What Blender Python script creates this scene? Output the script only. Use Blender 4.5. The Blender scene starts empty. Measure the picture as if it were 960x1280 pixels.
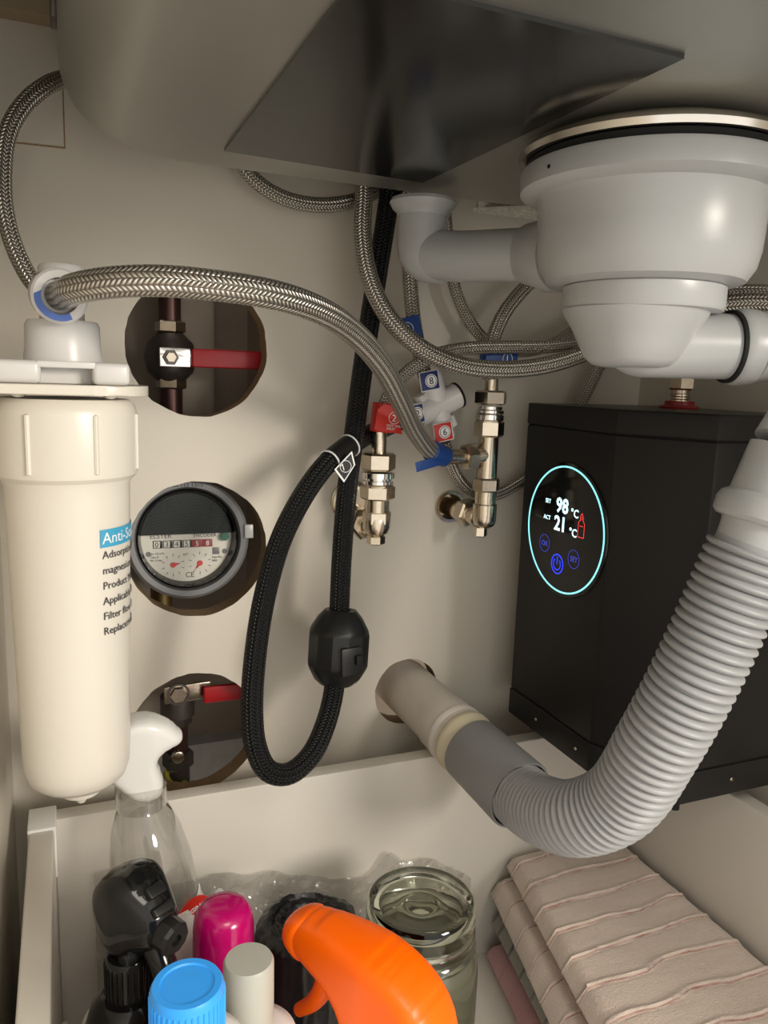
import bpy, bmesh, math, random
from mathutils import Vector, Matrix
from mathutils import noise as mnoise
from mathutils.geometry import delaunay_2d_cdt
random.seed(4)
PI = math.pi
V = Vector
SC = bpy.context.scene
COL = SC.collection

# ------------------------------------------------------------------ camera
YAW, PITCH, ROLL, FPX = math.radians(22.43), math.radians(9.68), math.radians(1.92), 976.0
CAM = V((0.0, -0.52, 0.60))
_f = V((math.sin(YAW) * math.cos(PITCH), math.cos(YAW) * math.cos(PITCH), -math.sin(PITCH)))
_r0 = V((math.cos(YAW), -math.sin(YAW), 0))
_u0 = _r0.cross(_f)
_r = math.cos(ROLL) * _r0 + math.sin(ROLL) * _u0
_u = -math.sin(ROLL) * _r0 + math.cos(ROLL) * _u0
cd = bpy.data.cameras.new('camera')
cam = bpy.data.objects.new('camera', cd)
COL.objects.link(cam)
M = Matrix((_r, _u, -_f)).transposed().to_4x4()
M.translation = CAM
cam.matrix_world = M
cd.sensor_fit = 'VERTICAL'
cd.sensor_height = 24.0
cd.lens = 24.0 * FPX / 1280.0
cd.clip_start = 0.01
SC.camera = cam

# ------------------------------------------------------------------ light
world = bpy.data.worlds.new('world')
SC.world = world
world.use_nodes = True
world.node_tree.nodes['Background'].inputs[0].default_value = (1.0, 0.965, 0.90, 1)
world.node_tree.nodes['Background'].inputs[1].default_value = 1.15


def area_light(name, loc, target, size, power, col):
    ld = bpy.data.lights.new(name, 'AREA')
    ld.shape = 'DISK'
    ld.size = size
    ld.energy = power
    ld.color = col
    o = bpy.data.objects.new(name, ld)
    COL.objects.link(o)
    o.location = loc
    o.rotation_euler = (V(target) - V(loc)).to_track_quat('-Z', 'Y').to_euler()
    return o


area_light('kitchen_lamp', (0.95, -1.75, 0.98), (0.12, 0, 0.42), 0.5, 20, (1.0, 0.925, 0.81))
area_light('kitchen_lamp', (0.25, -1.9, 2.3), (0.15, -0.3, 0.2), 0.9, 14, (1.0, 0.90, 0.78))

SC.view_settings.view_transform = 'Standard'
SC.view_settings.look = 'None'
SC.view_settings.gamma = 1
SC.view_settings.exposure = 0.30
SC.view_settings.use_curve_mapping = False


def at(px, py, Y):
    """world point of the depth plane Y seen at photograph pixel px, py"""
    d = (px - 480) / FPX * _r - (py - 640) / FPX * _u + _f
    return CAM + d * ((Y - CAM.y) / d.y)


# ------------------------------------------------------------------ materials
def new_mat(name):
    m = bpy.data.materials.new(name)
    m.use_nodes = True
    nt = m.node_tree
    return m, nt, nt.nodes['Principled BSDF']


def nd(nt, t, **kw):
    n = nt.nodes.new(t)
    for k, v in kw.items():
        setattr(n, k, v)
    return n


def mth(nt, op, a, b=None, c=None):
    n = nt.nodes.new('ShaderNodeMath')
    n.operation = op
    for i, v in enumerate((a, b, c)):
        if v is None:
            continue
        if isinstance(v, (int, float)):
            n.inputs[i].default_value = v
        else:
            nt.links.new(v, n.inputs[i])
    return n.outputs[0]


def pm(name, col, rough=0.5, metal=0.0, bump=0.0, scale=200.0, vary=0.04, spec=0.5, coat=0.0, stretch=None, emit=None, es=1.0, aniso=0):
    m, nt, b = new_mat(name)
    b.inputs['Roughness'].default_value = rough
    b.inputs['Metallic'].default_value = metal
    b.inputs['Specular IOR Level'].default_value = spec
    b.inputs['Coat Weight'].default_value = coat
    tc = nd(nt, 'ShaderNodeTexCoord')
    mp = nd(nt, 'ShaderNodeMapping')
    nt.links.new(tc.outputs['Object'], mp.inputs[0])
    if stretch:
        mp.inputs['Scale'].default_value = stretch
    no = nd(nt, 'ShaderNodeTexNoise')
    no.inputs['Scale'].default_value = scale
    no.inputs['Detail'].default_value = 4
    nt.links.new(mp.outputs[0], no.inputs['Vector'])
    mx = nd(nt, 'ShaderNodeMixRGB')
    lo = [max(0, c * (1 - vary)) for c in col[:3]] + [1]
    hi = [min(1, c * (1 + vary)) for c in col[:3]] + [1]
    mx.inputs[1].default_value = lo
    mx.inputs[2].default_value = hi
    nt.links.new(no.outputs[0], mx.inputs[0])
    nt.links.new(mx.outputs[0], b.inputs['Base Color'])
    if bump:
        bp = nd(nt, 'ShaderNodeBump')
        bp.inputs['Strength'].default_value = bump
        bp.inputs['Distance'].default_value = 0.001
        nt.links.new(no.outputs[0], bp.inputs['Height'])
        nt.links.new(bp.outputs[0], b.inputs['Normal'])
    if emit:
        b.inputs['Emission Color'].default_value = (*emit, 1)
        b.inputs['Emission Strength'].default_value = es
    return m


def braid_mat(name, dark, light, rough, metal, around=14, pitch=0.0020, bump=0.7):
    """woven sleeve: herringbone strands from the tube's UV (u round, v metres along)"""
    m, nt, b = new_mat(name)
    uv = nd(nt, 'ShaderNodeTexCoord').outputs['UV']
    sp = nd(nt, 'ShaderNodeSeparateXYZ')
    nt.links.new(uv, sp.inputs[0])
    u, v = sp.outputs[0], sp.outputs[1]
    un = mth(nt, 'MULTIPLY', u, float(around))
    fl = mth(nt, 'FLOOR', un)
    par = mth(nt, 'MODULO', fl, 2.0)
    sg = mth(nt, 'SUBTRACT', mth(nt, 'MULTIPLY', par, 2.0), 1.0)
    fr = mth(nt, 'FRACT', un)
    slant = mth(nt, 'MULTIPLY', mth(nt, 'MULTIPLY', fr, sg), 0.85)
    ph = mth(nt, 'ADD', mth(nt, 'DIVIDE', v, pitch), slant)
    sn = mth(nt, 'SINE', mth(nt, 'MULTIPLY', ph, 2 * PI))
    h1 = mth(nt, 'ADD', mth(nt, 'MULTIPLY', sn, 0.5), 0.5)
    edge = mth(nt, 'SINE', mth(nt, 'MULTIPLY', fr, PI))
    h = mth(nt, 'MULTIPLY', mth(nt, 'POWER', h1, 0.7), mth(nt, 'POWER', edge, 0.6))
    mx = nd(nt, 'ShaderNodeMixRGB')
    mx.inputs[1].default_value = (*dark, 1)
    mx.inputs[2].default_value = (*light, 1)
    nt.links.new(h, mx.inputs[0])
    nt.links.new(mx.outputs[0], b.inputs['Base Color'])
    bp = nd(nt, 'ShaderNodeBump')
    bp.inputs['Strength'].default_value = bump
    bp.inputs['Distance'].default_value = 0.0008
    nt.links.new(h, bp.inputs['Height'])
    nt.links.new(bp.outputs[0], b.inputs['Normal'])
    b.inputs['Roughness'].default_value = rough
    b.inputs['Metallic'].default_value = metal
    return m


def clear_mat(name, tint, gloss_rough=0.06, base=0.06, haze=0.0, bump=0.0, k=0.55):
    """thin clear plastic or glass wall: see-through with a Fresnel sheen"""
    m = bpy.data.materials.new(name)
    m.use_nodes = True
    nt = m.node_tree
    nt.nodes.clear()
    out = nd(nt, 'ShaderNodeOutputMaterial')
    tr = nd(nt, 'ShaderNodeBsdfTransparent')
    tr.inputs[0].default_value = (*tint, 1)
    gl = nd(nt, 'ShaderNodeBsdfGlossy')
    gl.inputs['Roughness'].default_value = gloss_rough
    df = nd(nt, 'ShaderNodeBsdfTranslucent')
    df.inputs[0].default_value = (0.8, 0.78, 0.74, 1)
    df2 = nd(nt, 'ShaderNodeBsdfDiffuse')
    df2.inputs[0].default_value = (0.8, 0.78, 0.74, 1)
    m0 = nd(nt, 'ShaderNodeMixShader')
    m0.inputs[0].default_value = 0.5
    nt.links.new(df.outputs[0], m0.inputs[1])
    nt.links.new(df2.outputs[0], m0.inputs[2])
    m1 = nd(nt, 'ShaderNodeMixShader')
    m1.inputs[0].default_value = haze
    nt.links.new(tr.outputs[0], m1.inputs[1])
    nt.links.new(m0.outputs[0], m1.inputs[2])
    lw = nd(nt, 'ShaderNodeLayerWeight')
    lw.inputs[0].default_value = 0.35
    f = mth(nt, 'ADD', mth(nt, 'MULTIPLY', lw.outputs['Facing'], k), base)
    f = mth(nt, 'MULTIPLY', f, mth(nt, 'ADD', mth(nt, 'POWER', lw.outputs['Facing'], 2.0), 0.4))
    m2 = nd(nt, 'ShaderNodeMixShader')
    nt.links.new(f, m2.inputs[0])
    nt.links.new(m1.outputs[0], m2.inputs[1])
    nt.links.new(gl.outputs[0], m2.inputs[2])
    if bump:
        tc = nd(nt, 'ShaderNodeTexCoord')
        no = nd(nt, 'ShaderNodeTexNoise')
        no.inputs['Scale'].default_value = 60
        no.inputs['Detail'].default_value = 3
        nt.links.new(tc.outputs['Object'], no.inputs['Vector'])
        bp = nd(nt, 'ShaderNodeBump')
        bp.inputs['Strength'].default_value = bump
        bp.inputs['Distance'].default_value = 0.01
        nt.links.new(no.outputs[0], bp.inputs['Height'])
        nt.links.new(bp.outputs[0], gl.inputs['Normal'])
    nt.links.new(m2.outputs[0], out.inputs[0])
    return m


def glass_mat(name, col, rough=0.02):
    m, nt, b = new_mat(name)
    b.inputs['Base Color'].default_value = (*col, 1)
    b.inputs['Transmission Weight'].default_value = 1
    b.inputs['Roughness'].default_value = rough
    b.inputs['IOR'].default_value = 1.45
    return m


WALL = pm('cream_laminate', (0.66, 0.61, 0.525), 0.45, bump=0.05, scale=300, vary=0.015)
EDGE = pm('chipboard_edge', (0.30, 0.20, 0.11), 0.9, bump=0.8, scale=500, vary=0.35)
CHIP = pm('raw_chipboard', (0.66, 0.62, 0.55), 0.9, bump=1.0, scale=420, vary=0.6)
DRAWER = pm('white_drawer_steel', (0.66, 0.625, 0.56), 0.38, bump=0.03, scale=500, vary=0.015)
CAVB = pm('cavity_brown', (0.46, 0.385, 0.31), 0.8, vary=0.2, scale=30)
CAVG = pm('cavity_render', (0.45, 0.43, 0.41), 0.9, bump=0.6, scale=90, vary=0.25)
STEEL = pm('brushed_sink_steel', (0.49, 0.49, 0.455), 0.42, 1.0, bump=0.04, scale=60, stretch=(1, 30, 30), vary=0.06)
STEELR = pm('polished_rim_steel', (0.66, 0.62, 0.56), 0.22, 1.0)
PAD = pm('glossy_black_pad', (0.010, 0.010, 0.009), 0.16, bump=0.3, scale=14, vary=0.3, spec=0.6)
GREYP = pm('grey_polypropylene', (0.38, 0.385, 0.385), 0.30, vary=0.02, bump=0.03, scale=260)
GREYH = pm('grey_hose_plastic', (0.30, 0.305, 0.31), 0.42, vary=0.03)
GREYC = pm('mid_grey_coupling', (0.22, 0.22, 0.22), 0.45, vary=0.04)
OLDP = pm('aged_pvc_pipe', (0.66, 0.61, 0.55), 0.5, bump=0.2, scale=60, vary=0.12)
RUBY = pm('yellowed_rubber_seal', (0.62, 0.56, 0.40), 0.6)
NICKEL = pm('nickel_brass', (0.62, 0.54, 0.43), 0.24, 1.0, bump=0.1, scale=300, vary=0.08)
CHROME = pm('bright_chrome', (0.85, 0.83, 0.80), 0.12, 1.0)
DKMET = pm('dull_dark_metal', (0.13, 0.11, 0.10), 0.4, 0.8, bump=0.3, scale=120, vary=0.3)
BRAID = braid_mat('stainless_braid', (0.16, 0.14, 0.12), (0.84, 0.79, 0.71), 0.28, 0.85)
BLBRAID = braid_mat('black_nylon_braid', (0.002, 0.002, 0.002), (0.008, 0.009, 0.010), 0.36, 0.0, 18, 0.0022, 0.9)
BLBRAID.node_tree.nodes['Principled BSDF'].inputs['Specular IOR Level'].default_value = 0.3
BLACK = pm('satin_black_plastic', (0.012, 0.012, 0.012), 0.35, vary=0.1, spec=0.3)
BLKGL = pm('glossy_black_plastic', (0.007, 0.007, 0.007), 0.10, vary=0.1, spec=0.35)
BLKRB = pm('matt_black_rubber', (0.012, 0.012, 0.012), 0.7, spec=0.2)
HEAT = pm('black_powder_coat', (0.014, 0.013, 0.013), 0.42, bump=0.15, scale=1500, vary=0.1, spec=0.22)
HTOP = pm('black_lid_top', (0.03, 0.028, 0.025), 0.38, bump=0.1, scale=1500)
CREAMP = pm('warm_white_plastic', (0.70, 0.665, 0.59), 0.32, vary=0.01)
WHITEP = pm('white_plastic', (0.66, 0.645, 0.635), 0.3, vary=0.01)
BRIGHTW = pm('glossy_white_plastic', (0.74, 0.735, 0.71), 0.2, vary=0.01)
BLUE = pm('blue_tag_plastic', (0.012, 0.06, 0.26), 0.45)
BLUE2 = pm('blue_clip_plastic', (0.08, 0.16, 0.50), 0.4)
NAVY = pm('navy_label', (0.015, 0.03, 0.16), 0.45)
RED = pm('red_tag_plastic', (0.62, 0.03, 0.02), 0.4)
LEVER = pm('red_lever_coating', (0.40, 0.008, 0.014), 0.4, bump=0.1, scale=100, vary=0.1)
REDR = pm('dark_red_ring', (0.30, 0.02, 0.02), 0.4)
INK = pm('dark_print', (0.05, 0.045, 0.05), 0.6)
WINK = pm('white_print', (0.85, 0.85, 0.85), 0.5)
CYANL = pm('light_blue_label', (0.06, 0.36, 0.58), 0.4)
LABW = pm('white_label', (0.74, 0.70, 0.66), 0.35)
ORANGE = pm('orange_plastic', (1.0, 0.135, 0.0), 0.32, vary=0.02, spec=0.3)
PINK = pm('magenta_plastic', (0.44, 0.003, 0.12), 0.16, vary=0.03)
SKYB = pm('bright_blue_cap', (0.03, 0.34, 0.95), 0.35, vary=0.03)
FROST = pm('frosted_cap_plastic', (0.40, 0.40, 0.35), 0.4, vary=0.03)
FILMB = pm('black_bin_liner', (0.010, 0.010, 0.011), 0.32, bump=0.8, scale=60, vary=0.3)
GREEN = pm('green_seal', (0.01, 0.12, 0.07), 0.4)
GREYR = pm('grey_meter_ring', (0.16, 0.16, 0.165), 0.35, vary=0.05)
DIAL = pm('dial_white', (0.72, 0.70, 0.62), 0.5)
BRASS = pm('brass', (0.55, 0.40, 0.16), 0.35, 1.0)
YELL = pm('yellow_ring', (0.45, 0.42, 0.05), 0.5)
COPPER = pm('brownish_copper_pipe', (0.10, 0.05, 0.045), 0.35, 0.7)
PET = clear_mat('clear_bottle_plastic', (0.985, 0.985, 0.98), 0.05, 0.17, 0.10, k=1.1)
FILM = clear_mat('clear_plastic_film', (0.90, 0.90, 0.89), 0.14, 0.24, 0.34, bump=0.9, k=1.1)
GLASS = clear_mat('jar_glass', (0.72, 0.74, 0.66), 0.04, 0.12, 0.06)
METERG = clear_mat('meter_cover_glass', (0.97, 0.97, 0.97), 0.05, 0.01, k=0.15)
WAX = pm('green_grey_jar_content', (0.12, 0.12, 0.08), 0.45, vary=0.15, scale=40)
CYANE = pm('cyan_led', (0.1, 0.5, 0.55), 0.5, emit=(0.30, 0.92, 0.95), es=1.05)
WHITE_E = pm('white_led', (0.5, 0.8, 0.9), 0.5, emit=(0.62, 0.95, 1.0), es=1.25)
BLUEE = pm('blue_led', (0.02, 0.02, 0.4), 0.5, emit=(0.03, 0.06, 0.95), es=1.0)
DBLUEE = pm('dim_blue_led', (0.02, 0.02, 0.2), 0.5, emit=(0.05, 0.06, 0.45), es=0.8)
REDE = pm('red_led', (0.4, 0.02, 0.02), 0.5, emit=(0.95, 0.06, 0.06), es=1.0)


def towel_mat(name, base, stripe, n):
    m, nt, b = new_mat(name)
    tc = nd(nt, 'ShaderNodeTexCoord')
    sp = nd(nt, 'ShaderNodeSeparateXYZ')
    nt.links.new(tc.outputs['UV'], sp.inputs[0])
    fr = mth(nt, 'FRACT', sp.outputs[1])
    d = mth(nt, 'ABSOLUTE', mth(nt, 'SUBTRACT', fr, 0.5))
    ln = mth(nt, 'LESS_THAN', d, n)
    no = nd(nt, 'ShaderNodeTexNoise')
    no.inputs['Scale'].default_value = 900
    no.inputs['Detail'].default_value = 3
    nt.links.new(tc.outputs['Object'], no.inputs['Vector'])
    no2 = nd(nt, 'ShaderNodeTexNoise')
    no2.inputs['Scale'].default_value = 60
    nt.links.new(tc.outputs['Object'], no2.inputs['Vector'])
    gate = mth(nt, 'MULTIPLY', ln, mth(nt, 'MULTIPLY_ADD', no2.outputs[0], 1.6, -0.2))
    gate = mth(nt, 'MINIMUM', mth(nt, 'MAXIMUM', gate, 0.0), 1.0)
    mb = nd(nt, 'ShaderNodeMixRGB')
    mb.inputs[1].default_value = (*[c * 0.82 for c in base], 1)
    mb.inputs[2].default_value = (*[min(1, c * 1.15) for c in base], 1)
    nt.links.new(no.outputs[0], mb.inputs[0])
    mx = nd(nt, 'ShaderNodeMixRGB')
    mx.inputs[2].default_value = (*stripe, 1)
    nt.links.new(mb.outputs[0], mx.inputs[1])
    nt.links.new(gate, mx.inputs[0])
    nt.links.new(mx.outputs[0], b.inputs['Base Color'])
    b.inputs['Roughness'].default_value = 0.95
    b.inputs['Sheen Weight'].default_value = 0.3
    bp = nd(nt, 'ShaderNodeBump')
    bp.inputs['Strength'].default_value = 0.6
    bp.inputs['Distance'].default_value = 0.001
    nt.links.new(no.outputs[0], bp.inputs['Height'])
    nt.links.new(bp.outputs[0], b.inputs['Normal'])
    return m


TOWA = towel_mat('pinkish_beige_towel', (0.60, 0.50, 0.43), (0.30, 0.14, 0.12), 0.016)
TOWB = towel_mat('grey_green_towel', (0.26, 0.25, 0.21), (0.05, 0.045, 0.045), 0.06)
TOWC = towel_mat('faded_pink_cloth', (0.50, 0.27, 0.27), (0.45, 0.22, 0.22), 0.02)


# ------------------------------------------------------------------ object helpers
def finish(name, bm, mat, parent=None, smooth=True, ang=35, recalc=True):
    if recalc:
        bmesh.ops.recalc_face_normals(bm, faces=bm.faces)
    me = bpy.data.meshes.new(name)
    bm.to_mesh(me)
    bm.free()
    return link(name, me, mat, parent, smooth, ang)


def link(name, me, mat, parent=None, smooth=True, ang=35):
    mats = mat if isinstance(mat, (list, tuple)) else [mat]
    for m in mats:
        me.materials.append(m)
    o = bpy.data.objects.new(name, me)
    COL.objects.link(o)
    if smooth:
        me.shade_smooth()
        me.set_sharp_from_angle(angle=math.radians(ang))
    if parent:
        o.parent = parent
        o.matrix_parent_inverse = world_of(parent).inverted()
    return o


def world_of(o):
    m = Matrix.Translation(o.location) if o.parent is None else Matrix.Identity(4)
    return m


def thing(name, label, cat, loc, group=None):
    o = bpy.data.objects.new(name, None)
    o.empty_display_size = 0.01
    COL.objects.link(o)
    o.location = V(loc)
    o['label'] = label
    o['category'] = cat
    if group:
        o['group'] = group
    return o


def tag(o, label, cat, group=None):
    o['label'] = label
    o['category'] = cat
    if group:
        o['group'] = group
    return o


def structure(o):
    o['kind'] = 'structure'
    return o


def basis(d):
    d = V(d).normalized()
    a = V((0, 0, 1)) if abs(d.z) < 0.9 else V((1, 0, 0))
    x = a.cross(d).normalized()
    y = d.cross(x)
    return x, y, d


def add_box(bm, lo, hi, bev=0.0):
    vs = [bm.verts.new((x, y, z)) for x in (lo[0], hi[0]) for y in (lo[1], hi[1]) for z in (lo[2], hi[2])]
    fs = [(0, 1, 3, 2), (4, 6, 7, 5), (0, 4, 5, 1), (2, 3, 7, 6), (0, 2, 6, 4), (1, 5, 7, 3)]
    faces = [bm.faces.new([vs[i] for i in f]) for f in fs]
    if bev:
        es = list({e for f in faces for e in f.edges})
        bmesh.ops.bevel(bm, geom=es, offset=bev, segments=3, profile=0.5, affect='EDGES')


def box(name, lo, hi, mat, parent=None, bev=0.0):
    bm = bmesh.new()
    add_box(bm, lo, hi, bev)
    return finish(name, bm, mat, parent)


def add_lathe(bm, prof, org, axis=(0, 0, 1), seg=40, xdir=None, closed=False, sx=1.0, sy=1.0, phase=0.0):
    """prof: list of (r, t) along axis"""
    x, y, d = basis(axis)
    if xdir is not None:
        x = (V(xdir) - d * V(xdir).dot(d)).normalized()
        y = d.cross(x)
    org = V(org)
    rings = []
    for r, t in prof:
        if r < 1e-6:
            rings.append([bm.verts.new(org + d * t)])
        else:
            rings.append([bm.verts.new(org + d * t + x * (r * sx * math.cos(2 * PI * k / seg + phase)) + y * (r * sy * math.sin(2 * PI * k / seg + phase))) for k in range(seg)])
    pairs = list(zip(rings, rings[1:]))
    if closed:
        pairs.append((rings[-1], rings[0]))
    for a, b in pairs:
        for k in range(seg):
            k2 = (k + 1) % seg
            if len(a) == 1 and len(b) == 1:
                continue
            if len(a) == 1:
                bm.faces.new((a[0], b[k2], b[k]))
            elif len(b) == 1:
                bm.faces.new((a[k], a[k2], b[0]))
            else:
                bm.faces.new((a[k], a[k2], b[k2], b[k]))


def lathe(name, prof, org, mat, parent=None, axis=(0, 0, 1), seg=40, ang=35, **kw):
    bm = bmesh.new()
    add_lathe(bm, prof, org, axis, seg, **kw)
    return finish(name, bm, mat, parent, ang=ang)


def cyl(name, p, q, r, mat, parent=None, r2=None, seg=28, bev=0.0006):
    p, q = V(p), V(q)
    L = (q - p).length
    r2 = r if r2 is None else r2
    b = min(bev, r * 0.3, L * 0.3)
    return lathe(name, [(0, 0), (r - b, 0), (r, b), (r2, L - b), (r2 - b, L), (0, L)], p, mat, parent, axis=q - p, seg=seg)


def hexnut(name, p, q, r, mat, parent=None, phase=0.3):
    p, q = V(p), V(q)
    L = (q - p).length
    c = L * 0.12
    return lathe(name, [(0, 0), (r * 0.86, 0), (r, c), (r, L - c), (r * 0.86, L), (0, L)], p, mat, parent, axis=q - p, seg=6, ang=25, phase=phase)


def spline(pts, step=0.004):
    """centripetal-ish Catmull-Rom, resampled evenly"""
    P = [V(p) for p in pts]
    P = [P[0] * 2 - P[1]] + P + [P[-1] * 2 - P[-2]]
    out = []
    for i in range(1, len(P) - 2):
        p0, p1, p2, p3 = P[i - 1:i + 3]
        t0 = 0.0
        t1 = t0 + max((p1 - p0).length, 1e-6) ** 0.5
        t2 = t1 + max((p2 - p1).length, 1e-6) ** 0.5
        t3 = t2 + max((p3 - p2).length, 1e-6) ** 0.5
        n = max(6, int((p2 - p1).length / 0.0015))
        for k in range(n):
            t = t1 + (t2 - t1) * k / n
            A1 = (t1 - t) / (t1 - t0) * p0 + (t - t0) / (t1 - t0) * p1
            A2 = (t2 - t) / (t2 - t1) * p1 + (t - t1) / (t2 - t1) * p2
            A3 = (t3 - t) / (t3 - t2) * p2 + (t - t2) / (t3 - t2) * p3
            B1 = (t2 - t) / (t2 - t0) * A1 + (t - t0) / (t2 - t0) * A2
            B2 = (t3 - t) / (t3 - t1) * A2 + (t - t1) / (t3 - t1) * A3
            out.append((t2 - t) / (t2 - t1) * B1 + (t - t1) / (t2 - t1) * B2)
    out.append(P[-2])
    # light smoothing, then even resample
    for _ in range(6):
        out = [out[0]] + [(out[i - 1] + out[i] * 2 + out[i + 1]) / 4 for i in range(1, len(out) - 1)] + [out[-1]]
    acc = [0.0]
    for a, b in zip(out, out[1:]):
        acc.append(acc[-1] + (b - a).length)
    L = acc[-1]
    n = max(2, int(L / step))
    res = []
    j = 0
    for k in range(n + 1):
        s = L * k / n
        while j < len(acc) - 2 and acc[j + 1] < s:
            j += 1
        d = acc[j + 1] - acc[j]
        res.append(out[j].lerp(out[j + 1], (s - acc[j]) / d if d > 0 else 0))
    return res, L


def frames(path):
    T = []
    for i in range(len(path)):
        a = path[max(0, i - 1)]
        b = path[min(len(path) - 1, i + 1)]
        T.append((b - a).normalized())
    x, y, _ = basis(T[0])
    N = [x]
    for i in range(1, len(T)):
        n = N[-1] - T[i] * N[-1].dot(T[i])
        N.append(n.normalized())
    return T, N


def tube(name, pts, r, mat, parent=None, seg=20, step=0.004, rfun=None, caps=True, even=True):
    path, L = spline(pts, step) if even else ([V(p) for p in pts], 0)
    T, N = frames(path)
    vs, fs, uv = [], [], []
    n = len(path)
    for i, p in enumerate(path):
        b = T[i].cross(N[i])
        rr = rfun(L * i / (n - 1), L) if rfun else r
        for k in range(seg):
            a = 2 * PI * k / seg
            vs.append(p + N[i] * (rr * math.cos(a)) + b * (rr * math.sin(a)))
    for i in range(n - 1):
        for k in range(seg):
            k2 = (k + 1) % seg
            fs.append((i * seg + k, i * seg + k2, (i + 1) * seg + k2, (i + 1) * seg + k))
            v0, v1 = L * i / (n - 1), L * (i + 1) / (n - 1)
            uv += [(k / seg, v0), ((k + 1) / seg, v0), ((k + 1) / seg, v1), (k / seg, v1)]
    if caps:
        fs.append(tuple(reversed(range(seg))))
        uv += [(0, 0)] * seg
        fs.append(tuple((n - 1) * seg + k for k in range(seg)))
        uv += [(0, L)] * seg
    me = bpy.data.meshes.new(name)
    me.from_pydata([tuple(v) for v in vs], [], fs)
    ul = me.uv_layers.new(name='UVMap')
    ul.data.foreach_set('uv', [c for q in uv for c in q])
    me.update()
    return link(name, me, mat, parent, True, 60)


def curve_mesh(cu, name):
    o = bpy.data.objects.new(name, cu)
    COL.objects.link(o)
    dg = bpy.context.evaluated_depsgraph_get()
    me = bpy.data.meshes.new_from_object(o.evaluated_get(dg), depsgraph=dg)
    bpy.data.objects.remove(o)
    bpy.data.curves.remove(cu)
    me.name = name
    return me


def plate(name, loops, thick):
    """flat plate in XZ (loops of 2D points, holes allowed), front face at y=0, back at y=thick"""
    cu = bpy.data.curves.new(name, 'CURVE')
    cu.dimensions = '2D'
    cu.fill_mode = 'BOTH'
    cu.extrude = thick / 2
    for lp in loops:
        sp = cu.splines.new('POLY')
        sp.points.add(len(lp) - 1)
        for i, (x, z) in enumerate(lp):
            sp.points[i].co = (x, z, 0, 1)
        sp.use_cyclic_u = True
    me = curve_mesh(cu, name)
    me.transform(Matrix.Translation((0, thick / 2, 0)) @ Matrix.Rotation(PI / 2, 4, 'X'))
    return me


def text(s, size, org, right, up, mat, parent, name='printed_text', depth=0.0001, align='LEFT', wrap=None, bold=0.0):
    cu = bpy.data.curves.new(name, 'FONT')
    cu.body = s
    cu.size = size
    cu.extrude = depth
    cu.offset = bold
    cu.align_x = align
    cu.resolution_u = 2
    me = curve_mesh(cu, name)
    right, up = V(right).normalized(), V(up).normalized()
    up = (up - right * up.dot(right)).normalized()
    nrm = right.cross(up)
    if wrap:
        wrap(me)
    else:
        m = Matrix((right, up, nrm)).transposed().to_4x4()
        m.translation = V(org)
        me.transform(m)
    return link(name, me, mat, parent, False)


def disc_ring(name, org, nrm, r0, r1, t, mat, parent, seg=48, sx=1.0, xdir=None):
    return lathe(name, [(r0, 0), (r1, 0), (r1, t), (r0, t)], org, mat, parent, axis=nrm, seg=seg, closed=True, sx=sx, xdir=xdir)


def quad_plate(name, c, right, up, w, h, t, mat, parent, bev=0.0003):
    right, up = V(right).normalized(), V(up).normalized()
    up = (up - right * up.dot(right)).normalized()
    n = right.cross(up)
    bm = bmesh.new()
    add_box(bm, (-w / 2, -h / 2, 0), (w / 2, h / 2, t), bev)
    m = Matrix((right, up, n)).transposed().to_4x4()
    m.translation = V(c)
    bm.transform(m)
    return finish(name, bm, mat, parent)


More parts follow.
